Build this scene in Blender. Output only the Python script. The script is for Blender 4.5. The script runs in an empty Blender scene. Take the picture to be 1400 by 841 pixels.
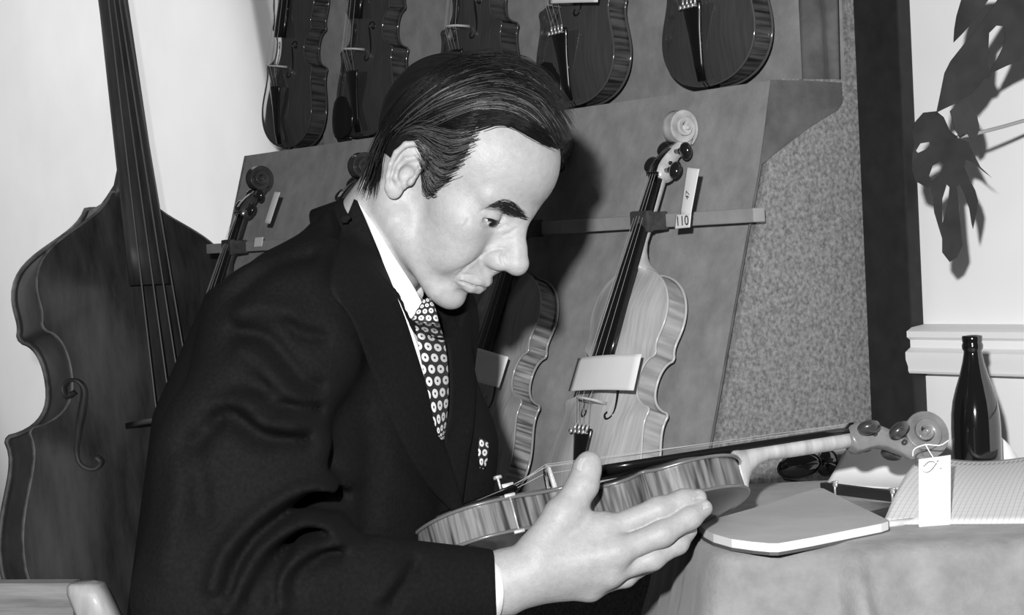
import bpy, bmesh, math, random
import numpy as np
from mathutils import Vector, Matrix
from mathutils.bvhtree import BVHTree
from mathutils.geometry import tessellate_polygon

rnd = random.Random(7)
rng = np.random.default_rng(11)
scene = bpy.context.scene
COL = scene.collection

# ------------------------------------------------------------------ camera, light, exposure
FPX = 2800.0                      # focal length in pixels of the 1400 x 841 frame
CAM = np.array([0.0, 0.0, 1.07])
PITCH = math.radians(1.65)        # looking slightly down
ROLL = math.radians(2.8)          # camera held slightly crooked
_fw = np.array([0, math.cos(PITCH), -math.sin(PITCH)])
_up0 = np.array([0, math.sin(PITCH), math.cos(PITCH)])
_rt0 = np.array([1.0, 0, 0])
RT = math.cos(ROLL) * _rt0 - math.sin(ROLL) * _up0
UP = math.sin(ROLL) * _rt0 + math.cos(ROLL) * _up0
FW = _fw
M3 = np.stack([RT, FW, UP], axis=1)          # view frame (right, depth, up) -> world


def K(x, y, d):
    """pixel + distance -> point in the view frame (metres)"""
    return np.array([(x - 700.0) / FPX * d, d, -(y - 420.5) / FPX * d])


def W(p):
    """view frame -> world"""
    return CAM + np.asarray(p) @ M3.T


def P(x, y, d):
    return W(K(x, y, d))


def ray(x, y):
    v = M3 @ np.array([(x - 700.0) / FPX, 1.0, -(y - 420.5) / FPX])
    return v


def hit_plane(x, y, pt, n):
    v = ray(x, y)
    t = np.dot(np.asarray(pt) - CAM, n) / np.dot(v, n)
    return CAM + v * t


cam_data = bpy.data.cameras.new('camera')
cam_data.sensor_width = 36.0
cam_data.lens = 36.0 * FPX / 1400.0
cam_data.clip_start = 0.05
cam = bpy.data.objects.new('camera', cam_data)
COL.objects.link(cam)
_m = Matrix.Identity(4)
for i in range(3):
    _m[i][0], _m[i][1], _m[i][2], _m[i][3] = RT[i], UP[i], -FW[i], CAM[i]
cam.matrix_world = _m
scene.camera = cam

world = bpy.data.worlds.new('world')
scene.world = world
world.use_nodes = True
world.node_tree.nodes['Background'].inputs[0].default_value = (1, 1, 1, 1)
world.node_tree.nodes['Background'].inputs[1].default_value = 0.055

flash = bpy.data.lights.new('camera_flash', 'SPOT')
flash.energy = 340
flash.spot_size = math.radians(110)
flash.spot_blend = 0.6
flash.shadow_soft_size = 0.022
flash_o = bpy.data.objects.new('camera_flash', flash)
COL.objects.link(flash_o)
_fp = W([-0.105, -0.12, 0.18])
flash_o.location = _fp
flash_o.rotation_euler = (Vector(W([0.02, 2.2, -0.02])) - Vector(_fp)).to_track_quat('-Z', 'Y').to_euler()

# added spot outside the frame that brightens the far left wall
wash = bpy.data.lights.new('added_wall_light', 'SPOT')
wash.energy = 150
wash.spot_size = math.radians(54)
wash.spot_blend = 0.35
wash.shadow_soft_size = 0.15
wash_o = bpy.data.objects.new('added_wall_light', wash)
COL.objects.link(wash_o)
_wp = np.array([-2.8, 3.9, 1.9])
wash_o.location = _wp
wash_o.rotation_euler = (Vector((-1.05, 5.15, 1.3)) - Vector(_wp)).to_track_quat('-Z', 'Y').to_euler()

vs = scene.view_settings
vs.view_transform = 'Standard'
vs.look = 'None'
vs.exposure = 0.0
vs.gamma = 1.0
vs.use_curve_mapping = False


# ------------------------------------------------------------------ materials
def _nodes(name):
    m = bpy.data.materials.new(name)
    m.use_nodes = True
    nt = m.node_tree
    b = nt.nodes['Principled BSDF']
    return m, nt, b


def g(v):
    return (v, v, v, 1)


def mat(name, v, rough=0.5, spec=0.4, noise=None, bump=None, coat=0.0, sheen=0.0, trans=0.0, metal=0.0,
        coords='Object', sss=0.0):
    """plain grey material. noise=(scale, v_low, v_high[, detail, stretch(x,y,z)]), bump=(scale, strength)"""
    m, nt, b = _nodes(name)
    b.inputs['Base Color'].default_value = g(v)
    b.inputs['Roughness'].default_value = rough
    b.inputs['Specular IOR Level'].default_value = spec
    b.inputs['Coat Weight'].default_value = coat
    b.inputs['Coat Roughness'].default_value = 0.08
    b.inputs['Sheen Weight'].default_value = sheen
    b.inputs['Transmission Weight'].default_value = trans
    b.inputs['Metallic'].default_value = metal
    if sss:
        b.inputs['Subsurface Weight'].default_value = sss
        b.inputs['Subsurface Radius'].default_value = (0.006, 0.006, 0.006)
        b.inputs['Subsurface Scale'].default_value = 1.0
    tc = nt.nodes.new('ShaderNodeTexCoord')
    if noise:
        sc, lo, hi = noise[:3]
        det = noise[3] if len(noise) > 3 else 3.0
        n = nt.nodes.new('ShaderNodeTexNoise')
        n.inputs['Scale'].default_value = sc
        n.inputs['Detail'].default_value = det
        n.inputs['Roughness'].default_value = 0.6
        src = tc.outputs[coords]
        if len(noise) > 4:
            mp = nt.nodes.new('ShaderNodeMapping')
            mp.inputs['Scale'].default_value = noise[4]
            nt.links.new(src, mp.inputs['Vector'])
            src = mp.outputs[0]
        nt.links.new(src, n.inputs['Vector'])
        r = nt.nodes.new('ShaderNodeValToRGB')
        r.color_ramp.elements[0].position = 0.3
        r.color_ramp.elements[0].color = g(lo)
        r.color_ramp.elements[1].position = 0.7
        r.color_ramp.elements[1].color = g(hi)
        nt.links.new(n.outputs['Fac'], r.inputs['Fac'])
        nt.links.new(r.outputs['Color'], b.inputs['Base Color'])
    if bump:
        n2 = nt.nodes.new('ShaderNodeTexNoise')
        n2.inputs['Scale'].default_value = bump[0]
        n2.inputs['Detail'].default_value = 4.0
        nt.links.new(tc.outputs[coords], n2.inputs['Vector'])
        bp = nt.nodes.new('ShaderNodeBump')
        bp.inputs['Strength'].default_value = bump[1]
        bp.inputs['Distance'].default_value = bump[2] if len(bump) > 2 else 0.002
        nt.links.new(n2.outputs['Fac'], bp.inputs['Height'])
        nt.links.new(bp.outputs['Normal'], b.inputs['Normal'])
    return m


def flame_mat(name, lo, hi, su, sv, rough=0.35, coat=0.3, slant=0.0, pos=(0.38, 0.62)):
    """curly maple: stripes across the rib, driven by the rib's own UV (u = length in metres)"""
    m, nt, b = _nodes(name)
    b.inputs['Roughness'].default_value = rough
    b.inputs['Coat Weight'].default_value = coat
    b.inputs['Coat Roughness'].default_value = 0.12
    tc = nt.nodes.new('ShaderNodeTexCoord')
    mp = nt.nodes.new('ShaderNodeMapping')
    mp.inputs['Scale'].default_value = (su, sv, 1)
    mp.inputs['Rotation'].default_value = (0, 0, slant)
    nt.links.new(tc.outputs['UV'], mp.inputs['Vector'])
    n = nt.nodes.new('ShaderNodeTexNoise')
    n.inputs['Scale'].default_value = 1.0
    n.inputs['Detail'].default_value = 3.0
    n.inputs['Roughness'].default_value = 0.55
    n.inputs['Distortion'].default_value = 0.3
    nt.links.new(mp.outputs[0], n.inputs['Vector'])
    r = nt.nodes.new('ShaderNodeValToRGB')
    r.color_ramp.elements[0].position = pos[0]
    r.color_ramp.elements[0].color = g(lo)
    r.color_ramp.elements[1].position = pos[1]
    r.color_ramp.elements[1].color = g(hi)
    nt.links.new(n.outputs['Fac'], r.inputs['Fac'])
    nt.links.new(r.outputs['Color'], b.inputs['Base Color'])
    return m


# ------------------------------------------------------------------ object helpers
def tag(o, label=None, cat=None, group=None, kind=None):
    if label: o['label'] = label
    if cat: o['category'] = cat
    if group: o['group'] = group
    if kind: o['kind'] = kind
    return o


def link(o, parent=None):
    COL.objects.link(o)
    if parent is not None:
        o.parent = parent
    return o


def empty(name, mw):
    o = bpy.data.objects.new(name, None)
    o.empty_display_size = 0.05
    COL.objects.link(o)
    o.matrix_world = mw if isinstance(mw, Matrix) else Matrix.Translation(Vector(mw))
    return o


def mesh_data(name, v, f, uv=None, smooth=True, mats=None, fmat=None):
    me = bpy.data.meshes.new(name)
    me.from_pydata([tuple(map(float, p)) for p in v], [], [tuple(map(int, q)) for q in f])
    if uv is not None:
        ul = me.uv_layers.new(name='UVMap')
        li = np.empty(len(me.loops), dtype=np.int32)
        me.loops.foreach_get('vertex_index', li)
        uvn = np.asarray(uv, dtype=np.float32)[li]
        ul.data.foreach_set('uv', uvn.ravel())
    if smooth:
        me.polygons.foreach_set('use_smooth', [True] * len(me.polygons))
    for m in (mats or []):
        me.materials.append(m)
    if fmat is not None:
        me.polygons.foreach_set('material_index', list(map(int, fmat)))
    me.update()
    return me


def mobj(name, v, f, material=None, parent=None, uv=None, smooth=True, world=False, fmat=None):
    mats = material if isinstance(material, (list, tuple)) else ([material] if material else [])
    me = mesh_data(name, v, f, uv, smooth, mats, fmat)
    o = bpy.data.objects.new(name, me)
    COL.objects.link(o)
    if parent is not None:
        o.parent = parent
        if world:                       # vertices are given in world space
            o.matrix_parent_inverse = parent.matrix_world.inverted()
    return o


def rebase(o, origin):
    """move an unparented mesh object's origin to a point in the world"""
    origin = Vector(origin)
    o.data.transform(Matrix.Translation(-origin))
    o.location = origin
    return o


class MB:
    """collects vertices, faces, uvs"""
    def __init__(self):
        self.v, self.f, self.uv, self.fm = [], [], [], []
        self.cm = 0

    def add(self, v, f, uv=None):
        b = len(self.v)
        self.v.extend([tuple(map(float, p)) for p in v])
        self.f.extend([tuple(int(i) + b for i in q) for q in f])
        self.uv.extend(uv if uv is not None else [(0, 0)] * len(v))
        self.fm.extend([self.cm] * len(f))
        return self

    def box(self, c, s, R=None, bevel=0.0):
        c = np.asarray(c, float); s = np.asarray(s, float) / 2
        pts = []
        if bevel <= 0:
            for sx in (-1, 1):
                for sy in (-1, 1):
                    for sz in (-1, 1):
                        pts.append([sx * s[0], sy * s[1], sz * s[2]])
            fs = [(0, 1, 3, 2), (4, 6, 7, 5), (0, 4, 5, 1), (2, 3, 7, 6), (0, 2, 6, 4), (1, 5, 7, 3)]
            pts = np.array(pts)
            if R is not None: pts = pts @ np.asarray(R).T
            return self.add(pts + c, fs)
        bm = bmesh.new()
        bmesh.ops.create_cube(bm, size=1.0)
        for v in bm.verts:
            v.co = Vector((v.co.x * 2 * s[0], v.co.y * 2 * s[1], v.co.z * 2 * s[2]))
        bmesh.ops.bevel(bm, geom=list(bm.edges), offset=bevel, segments=2, affect='EDGES', profile=0.6)
        bm.verts.index_update()
        pts = np.array([v.co[:] for v in bm.verts])
        fs = [[v.index for v in q.verts] for q in bm.faces]
        bm.free()
        if R is not None: pts = pts @ np.asarray(R).T
        return self.add(pts + c, fs)

    def tube(self, pts, r, n=8, cap=True, flat=None):
        pts = np.asarray(pts, float)
        m = len(pts)
        rr = np.full(m, r) if np.isscalar(r) else np.asarray(r, float)
        T = np.gradient(pts, axis=0)
        T /= np.linalg.norm(T, axis=1)[:, None] + 1e-12
        ref = np.array([0, 0, 1.0]) if abs(T[0][2]) < 0.9 else np.array([1.0, 0, 0])
        nrm = np.cross(T[0], ref); nrm /= np.linalg.norm(nrm)
        V = []; U = []
        L = 0
        for i in range(m):
            if i:
                nrm = nrm - T[i] * np.dot(nrm, T[i]); nrm /= np.linalg.norm(nrm) + 1e-12
                L += np.linalg.norm(pts[i] - pts[i - 1])
            bn = np.cross(T[i], nrm)
            for j in range(n):
                a = 2 * math.pi * j / n
                V.append(pts[i] + rr[i] * (math.cos(a) * nrm + math.sin(a) * bn)); U.append((L, j / n))
        F = []
        for i in range(m - 1):
            for j in range(n):
                k = (j + 1) % n
                F.append((i * n + j, i * n + k, (i + 1) * n + k, (i + 1) * n + j))
        if cap:
            F.append(tuple(range(n))[::-1]); F.append(tuple((m - 1) * n + j for j in range(n)))
        return self.add(V, F, U)

    def loft(self, secs, closed=True, cap=True):
        secs = [np.asarray(s, float) for s in secs]
        n = len(secs[0]); V = np.concatenate(secs); F = []
        for i in range(len(secs) - 1):
            for j in range(n if closed else n - 1):
                k = (j + 1) % n
                F.append((i * n + j, i * n + k, (i + 1) * n + k, (i + 1) * n + j))
        if cap and closed:
            F.append(tuple(range(n))[::-1]); F.append(tuple((len(secs) - 1) * n + j for j in range(n)))
        return self.add(V, F)

    def ellipsoid(self, c, r, R=None, nu=16, nv=10):
        V = []; F = []
        for i in range(nv + 1):
            th = math.pi * i / nv
            for j in range(nu):
                ph = 2 * math.pi * j / nu
                V.append([r[0] * math.sin(th) * math.cos(ph), r[1] * math.sin(th) * math.sin(ph), r[2] * math.cos(th)])
        for i in range(nv):
            for j in range(nu):
                k = (j + 1) % nu
                F.append((i * nu + j, (i + 1) * nu + j, (i + 1) * nu + k, i * nu + k))
        V = np.array(V)
        if R is not None: V = V @ np.asarray(R).T
        return self.add(V + np.asarray(c), F)

    def lathe(self, prof, n=28, c=(0, 0, 0)):
        V = []; F = []
        for (r, z) in prof:
            for j in range(n):
                a = 2 * math.pi * j / n
                V.append([c[0] + r * math.cos(a), c[1] + r * math.sin(a), c[2] + z])
        for i in range(len(prof) - 1):
            for j in range(n):
                k = (j + 1) % n
                F.append((i * n + j, i * n + k, (i + 1) * n + k, (i + 1) * n + j))
        return self.add(V, F)

    def grid(self, Pts, uv=None):
        """Pts: (rows, cols, 3)"""
        Pts = np.asarray(Pts, float); a, b = Pts.shape[:2]
        F = [(i * b + j, i * b + j + 1, (i + 1) * b + j + 1, (i + 1) * b + j) for i in range(a - 1) for j in range(b - 1)]
        if uv is None:
            uv = [(j / (b - 1), i / (a - 1)) for i in range(a) for j in range(b)]
        return self.add(Pts.reshape(-1, 3), F, uv)

    def slab(self, Pts, off):
        """closed sheet: grid points and the same points moved by off (vector or per-point array)"""
        Pts = np.asarray(Pts, float); a, b = Pts.shape[:2]
        back = Pts + np.asarray(off)
        uv = [(j / (b - 1), i / (a - 1)) for i in range(a) for j in range(b)]
        V = np.concatenate([Pts.reshape(-1, 3), back.reshape(-1, 3)])
        n = a * b; F = []
        for i in range(a - 1):
            for j in range(b - 1):
                q = (i * b + j, i * b + j + 1, (i + 1) * b + j + 1, (i + 1) * b + j)
                F.append(q); F.append(tuple(x + n for x in q[::-1]))
        rim = [j for j in range(b)] + [i * b + b - 1 for i in range(1, a)] + [(a - 1) * b + j for j in range(b - 2, -1, -1)] + [i * b for i in range(a - 2, 0, -1)]
        for x, y in zip(rim, rim[1:] + rim[:1]):
            F.append((y, x, x + n, y + n))
        return self.add(V, F, uv + uv)

    def build(self, name, material=None, parent=None, world=False, smooth=True):
        return mobj(name, self.v, self.f, material, parent, self.uv, smooth, world,
                    self.fm if any(self.fm) else None)

    def data(self, name, mats, smooth=True):
        return mesh_data(name, self.v, self.f, self.uv, smooth, mats, self.fm if any(self.fm) else None)


def auto_smooth(o, ang=40):
    me = o.data
    bm = bmesh.new(); bm.from_mesh(me)
    for e in bm.edges:
        if len(e.link_faces) == 2 and e.calc_face_angle(0) > math.radians(ang):
            e.smooth = False
    bm.to_mesh(me); bm.free()
    return o


def spline(pts, n):
    """Catmull-Rom resampling of a polyline to n points"""
    p = np.asarray(pts, float)
    if len(p) == 2:
        t = np.linspace(0, 1, n)[:, None]
        return p[0] * (1 - t) + p[1] * t
    q = np.vstack([2 * p[0] - p[1], p, 2 * p[-1] - p[-2]])
    seg = len(p) - 1
    out = []
    for u in np.linspace(0, seg, n):
        i = min(int(u), seg - 1); t = u - i
        a, b, c, d = q[i], q[i + 1], q[i + 2], q[i + 3]
        out.append(0.5 * ((2 * b) + (-a + c) * t + (2 * a - 5 * b + 4 * c - d) * t * t + (-a + 3 * b - 3 * c + d) * t ** 3))
    return np.array(out)


# ------------------------------------------------------------------ implicit surfaces
def smin(a, b, k):
    h = np.clip(0.5 + 0.5 * (b - a) / k, 0, 1)
    return b * (1 - h) + a * h - k * h * (1 - h)


class Field:
    def __init__(self, lo, hi, step):
        self.lo = np.asarray(lo, float); self.step = step
        n = np.ceil((np.asarray(hi) - self.lo) / step).astype(int) + 1
        self.ax = [(self.lo[i] + step * np.arange(n[i])).astype(np.float32) for i in range(3)]
        self.D = np.full(tuple(n), 1e3, dtype=np.float32)

    def blank(self):
        f = Field.__new__(Field)
        f.lo, f.step, f.ax = self.lo, self.step, self.ax
        f.D = np.full(self.D.shape, 1e3, dtype=np.float32)
        return f

    def _sl(self, lo, hi):
        s = []
        for i in range(3):
            a = int(np.clip(np.floor((lo[i] - self.lo[i]) / self.step), 0, len(self.ax[i])))
            b = int(np.clip(np.ceil((hi[i] - self.lo[i]) / self.step) + 1, 0, len(self.ax[i])))
            s.append(slice(a, b))
        return tuple(s)

    def apply(self, fn, lo, hi, k, sub=False):
        m = k + 3 * self.step
        s = self._sl(np.asarray(lo) - m, np.asarray(hi) + m)
        if any(q.stop <= q.start for q in s): return self
        X, Y, Z = np.meshgrid(*[self.ax[i][s[i]] for i in range(3)], indexing='ij', sparse=True)
        d = fn(X, Y, Z)
        cur = self.D[s]
        self.D[s] = -smin(-cur, d, k) if sub else smin(cur, d, k)
        return self

    def ell(self, c, r, k=0.01, R=None, sub=False):
        """ellipsoid; R columns = its axes"""
        c = np.asarray(c, np.float32); r = np.asarray(r, np.float32)
        Rm = np.eye(3, dtype=np.float32) if R is None else np.asarray(R, np.float32)
        ext = np.sqrt(((Rm * r[None, :]) ** 2).sum(1))

        def fn(X, Y, Z):
            x, y, z = X - c[0], Y - c[1], Z - c[2]
            if R is None:
                a, b, e = x / r[0], y / r[1], z / r[2]
            else:
                a = (x * Rm[0, 0] + y * Rm[1, 0] + z * Rm[2, 0]) / r[0]
                b = (x * Rm[0, 1] + y * Rm[1, 1] + z * Rm[2, 1]) / r[1]
                e = (x * Rm[0, 2] + y * Rm[1, 2] + z * Rm[2, 2]) / r[2]
            k0 = np.sqrt(a * a + b * b + e * e)
            k1 = np.sqrt((a / r[0]) ** 2 + (b / r[1]) ** 2 + (e / r[2]) ** 2) + 1e-9
            return k0 * (k0 - 1) / k1
        return self.apply(fn, c - ext, c + ext, k, sub)

    def cap(self, a, b, ra, rb=None, k=0.01, sub=False):
        rb = ra if rb is None else rb
        a = np.asarray(a, np.float32); b = np.asarray(b, np.float32)
        ba = b - a; L2 = float((ba * ba).sum()) + 1e-12
        R = max(ra, rb)

        def fn(X, Y, Z):
            x, y, z = X - a[0], Y - a[1], Z - a[2]
            t = np.clip((x * ba[0] + y * ba[1] + z * ba[2]) / L2, 0, 1)
            return np.sqrt((x - t * ba[0]) ** 2 + (y - t * ba[1]) ** 2 + (z - t * ba[2]) ** 2) - (ra + (rb - ra) * t)
        return self.apply(fn, np.minimum(a, b) - R, np.maximum(a, b) + R, k, sub)

    def chain(self, pts, rs, k=0.003, sub=False):
        for i in range(len(pts) - 1):
            ra = rs if np.isscalar(rs) else rs[i]
            rb = rs if np.isscalar(rs) else rs[i + 1]
            self.cap(pts[i], pts[i + 1], ra, rb, k, sub)
        return self

    def mesh(self, smooth_iter=1):
        D = self.D
        ins = D < 0
        s = np.zeros(tuple(n - 1 for n in D.shape), np.uint8)
        nx, ny, nz = s.shape
        corners = [(i, j, k) for i in (0, 1) for j in (0, 1) for k in (0, 1)]
        for (i, j, k) in corners:
            s += ins[i:i + nx, j:j + ny, k:k + nz]
        mask = (s > 0) & (s < 8)
        idx = np.argwhere(mask)
        imap = np.full(mask.shape, -1, np.int32)
        imap[mask] = np.arange(len(idx))
        acc = np.zeros((len(idx), 3)); cnt = np.zeros(len(idx))
        for ax in range(3):
            o1, o2 = [q for q in range(3) if q != ax]
            for u in (0, 1):
                for v in (0, 1):
                    c0 = np.zeros(3, int); c0[o1] = u; c0[o2] = v
                    c1 = c0.copy(); c1[ax] = 1
                    p0 = idx + c0; p1 = idx + c1
                    d0 = D[p0[:, 0], p0[:, 1], p0[:, 2]]; d1 = D[p1[:, 0], p1[:, 1], p1[:, 2]]
                    cr = (d0 < 0) != (d1 < 0)
                    t = np.where(cr, d0 / (d0 - d1 + 1e-20), 0)
                    pos = p0.astype(float); pos[:, ax] += t
                    acc[cr] += pos[cr]; cnt[cr] += 1
        V = self.lo + self.step * (acc / cnt[:, None])
        F = []
        for ax in range(3):
            o1, o2 = [(1, 2), (2, 0), (0, 1)][ax]
            n = D.shape
            sl0 = [slice(None)] * 3; sl1 = [slice(None)] * 3
            sl0[ax] = slice(0, n[ax] - 1); sl1[ax] = slice(1, n[ax])
            a = ins[tuple(sl0)]; b = ins[tuple(sl1)]
            e = np.argwhere(a != b)
            e = e[(e[:, o1] >= 1) & (e[:, o2] >= 1) & (e[:, o1] < n[o1] - 1) & (e[:, o2] < n[o2] - 1)]
            if not len(e): continue
            fl = a[e[:, 0], e[:, 1], e[:, 2]]
            quad = []
            for (u, v) in ((-1, -1), (0, -1), (0, 0), (-1, 0)):
                c = e.copy(); c[:, o1] += u; c[:, o2] += v
                quad.append(imap[c[:, 0], c[:, 1], c[:, 2]])
            q = np.stack(quad, 1)
            q[~fl] = q[~fl][:, ::-1]
            F.append(q)
        F = np.concatenate(F)
        for _ in range(smooth_iter):
            E = np.concatenate([F[:, [0, 1]], F[:, [1, 2]], F[:, [2, 3]], F[:, [3, 0]]])
            su = np.zeros_like(V); c = np.zeros(len(V))
            for a, b in ((0, 1), (1, 0)):
                for q in range(3):
                    su[:, q] += np.bincount(E[:, a], weights=V[E[:, b], q], minlength=len(V))
                c += np.bincount(E[:, a], minlength=len(V))
            V = 0.5 * V + 0.5 * su / np.maximum(c, 1)[:, None]
        return V, F


def fast_mesh(name, V, F, mats):
    me = bpy.data.meshes.new(name)
    V = np.asarray(V, np.float32); F = np.asarray(F, np.int32)
    me.vertices.add(len(V)); me.vertices.foreach_set('co', V.ravel())
    me.loops.add(F.size); me.loops.foreach_set('vertex_index', F.ravel())
    me.polygons.add(len(F))
    me.polygons.foreach_set('loop_start', np.arange(0, F.size, F.shape[1], dtype=np.int32))
    me.polygons.foreach_set('use_smooth', np.ones(len(F), bool))
    for m in mats: me.materials.append(m)
    me.update(calc_edges=True); me.validate()
    return me

# ------------------------------------------------------------------ room
ZV = np.array([0, 0, 1.0])
AZ = math.radians(56)                                   # the wall and the stand run away to the left
ER = np.array([math.cos(AZ), -math.sin(AZ), 0])          # along the wall, towards the right
NN = np.array([-math.sin(AZ), -math.cos(AZ), 0])         # out of the wall
LEAN = math.radians(16)
BP = P(885, 303, 2.87)                                   # on the neck rail
Q = BP - NN * 0.045                                      # on the sloping lower panel
NL = math.cos(LEAN) * NN + math.sin(LEAN) * ZV
SIDE = hit_plane(1022, 330, Q, NL)                       # right end of the stand
T_R = float(np.dot(SIDE - Q, ER)); T_L = -1.413
Z_LEDGE = 1.281
OFF_LEDGE = -(Z_LEDGE - Q[2]) * math.tan(LEAN)           # along NN from Q
OFF_UP = OFF_LEDGE - 0.128
OFF_BACK = float(np.dot(hit_plane(1180, 300, SIDE, ER) - SIDE, NN)) + float(np.dot(SIDE - Q, NN))


def S(t, off, z):
    """stand coordinates: along ER from Q, along NN from Q, height"""
    p = Q + ER * t + NN * off
    return np.array([p[0], p[1], z])


def low_off(z):
    return -(z - Q[2]) * math.tan(LEAN)


m_wall = mat('wall_paint', 0.86, 0.75, 0.2, noise=(3.0, 0.82, 0.90), bump=(160, 0.05))
m_floor = mat('floor_boards', 0.12, 0.6, noise=(6, 0.08, 0.16))
m_post = mat('dark_post', 0.018, 0.55, 0.3, noise=(30, 0.014, 0.024))
m_mould = mat('moulding_paint', 0.84, 0.5, 0.3)

WALL0 = Q + NN * (OFF_BACK - 0.012)
WALLM = np.stack([ER, NN, ZV], 1)


def wall_pt(t, off, z):
    p = WALL0 + ER * t + NN * off
    return np.array([p[0], p[1], z])


b = MB()
b.box(wall_pt(-1.6, -0.05, 1.3), (6.4, 0.1, 2.6), WALLM)
tag(b.build('wall_back', m_wall, smooth=False), 'white painted plaster wall', None, kind='structure')
b = MB()
b.box((-0.3, 2.6, -0.02), (6.4, 7.0, 0.04))
tag(b.build('floor', m_floor, smooth=False), 'dark floor', None, kind='structure')

# moulding along the wall, right of the dark post
zm = float(hit_plane(1330, 478, WALL0, NN)[2])
tp1 = float(np.dot(hit_plane(1243, 300, WALL0 + NN * 0.02, NN) - WALL0, ER))
tp0 = float(np.dot(hit_plane(1186, 300, WALL0 + NN * 0.02, NN) - WALL0, ER)) - 0.02
prof = [(0, -0.031), (0.034, -0.031), (0.036, -0.028), (0.036, -0.022), (0.040, -0.012), (0.040, -0.002),
        (0.030, 0.004), (0.030, 0.014), (0.036, 0.018), (0.036, 0.026), (0.026, 0.031), (0, 0.034)]
b = MB()
b.loft([[wall_pt(t, o, zm + z) for o, z in prof] for t in (tp1 + 0.002, tp1 + 1.2)])
tag(auto_smooth(b.build('trim_1', m_mould), 30), 'white moulded chair rail on the wall at right', None, kind='structure')
b = MB()
b.box(wall_pt((tp0 + tp1) / 2, 0.012, 1.25), (tp1 - tp0, 0.024, 2.5), WALLM, bevel=0.003)
tag(b.build('trim_2', m_post, smooth=False), 'dark upright post between the display stand and the white wall', None, kind='structure')

# ------------------------------------------------------------------ display stand
m_velvet = mat('grey_velvet', 0.29, 0.9, 0.1, noise=(26, 0.235, 0.345, 8), bump=(420, 0.25, 0.002), sheen=0.15)
m_velvet_shade = mat('shaded_velvet', 0.11, 0.9, 0.1, noise=(22, 0.08, 0.15, 5), bump=(300, 0.3, 0.002), sheen=0.1)  # copy of the grey velvet, darkened for shade in folds and turned side
m_fibre = mat('mottled_fibreboard', 0.2, 0.85, 0.1, noise=(170, 0.11, 0.36, 8), bump=(260, 0.4, 0.002))
m_rail = mat('pale_rail_wood', 0.33, 0.6, 0.3, noise=(20, 0.28, 0.38, 4))
m_clip = mat('felt_clip', 0.055, 0.9, 0.1, noise=(90, 0.04, 0.075))

stand = empty('display_stand', S(-0.6, -0.1, 0))
tag(stand, 'two-tier velvet covered display stand with a mottled board side', 'display stand')


def panel(name, t0, t1, prof, th, material, nt=30, wob=0.0015):
    """cloth covered panel: prof = list of (off, z); slightly uneven cloth surface"""
    pr = spline(prof, 24) if len(prof) > 2 else spline(prof, 24)
    G = np.zeros((24, nt, 3))
    for i, (o, z) in enumerate(pr):
        for j, t in enumerate(np.linspace(t0, t1, nt)):
            w = wob * (math.sin(t * 23 + z * 9) + math.sin(t * 11 - z * 17 + 1.3))
            G[i, j] = S(t, o + w, z)
    m = MB(); m.slab(G, -NN * th)
    return auto_smooth(m.build(name, material, stand, world=True), 50)


ZB = 0.66
panel('lower_panel', T_L, T_R, [(low_off(ZB), ZB), (low_off(Z_LEDGE), Z_LEDGE)], 0.014, m_velvet)
panel('upper_panel', T_L + 0.09, T_R - 0.004, [(OFF_UP, Z_LEDGE - 0.01), (OFF_UP, 1.9)], 0.014, m_velvet)
b = MB()
b.box(S((T_L + T_R) / 2, (OFF_LEDGE + OFF_UP) / 2 - 0.006, Z_LEDGE - 0.007), (T_R - T_L, 0.128 + 0.012, 0.014), WALLM, bevel=0.003)
b.build('ledge', m_velvet, stand, world=True, smooth=False)
b = MB()
b.box(S((T_L + 0.13 + T_R) / 2, low_off(ZB) + 0.055, ZB - 0.01), (T_R - T_L - 0.13, 0.15, 0.02), WALLM, bevel=0.003)
b.build('sill', m_velvet, stand, world=True, smooth=False)
# side board, a step profile
sp = [(OFF_BACK, 0), (low_off(ZB) + 0.0, 0), (low_off(ZB), ZB), (OFF_LEDGE, Z_LEDGE), (OFF_UP, Z_LEDGE), (OFF_UP, 1.9), (OFF_BACK, 1.9)]
for nm, t in (('side_board', T_R), ('side_board', T_L - 0.012)):
    b = MB()
    A = [S(t + 0.001, o, z) for o, z in sp]; B = [S(t + 0.012, o, z) for o, z in sp]
    k = len(sp)
    b.add(A + B, [tuple(range(k))[::-1], tuple(range(k, 2 * k))] + [(i, (i + 1) % k, (i + 1) % k + k, i + k) for i in range(k)])
    b.build(nm, m_fibre, stand, world=True, smooth=False)
b = MB()
b.box(S((T_L + T_R) / 2, OFF_BACK + 0.006, 0.95), (T_R - T_L, 0.01, 1.9), WALLM)
b.build('back_board', m_fibre, stand, world=True, smooth=False)
# cloth gusset folded over the corner of the side board
sn = ER


def on_side(x, y, off=0.016):
    return hit_plane(x, y, SIDE + ER * off, ER)


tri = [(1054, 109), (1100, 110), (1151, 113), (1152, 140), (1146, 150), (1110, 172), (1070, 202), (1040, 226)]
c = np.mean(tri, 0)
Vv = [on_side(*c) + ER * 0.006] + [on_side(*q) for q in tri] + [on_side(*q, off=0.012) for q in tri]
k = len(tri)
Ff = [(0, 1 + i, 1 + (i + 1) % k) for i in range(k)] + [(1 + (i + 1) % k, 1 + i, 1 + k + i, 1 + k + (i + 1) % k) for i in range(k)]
auto_smooth(mobj('cloth_gusset', Vv, Ff, m_velvet_shade, stand, world=True), 45)
# seam welt down the edge between cloth and board
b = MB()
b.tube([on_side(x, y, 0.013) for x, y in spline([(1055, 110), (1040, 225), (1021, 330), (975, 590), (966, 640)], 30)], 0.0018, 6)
b.build('seam', m_velvet_shade, stand, world=True)
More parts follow.
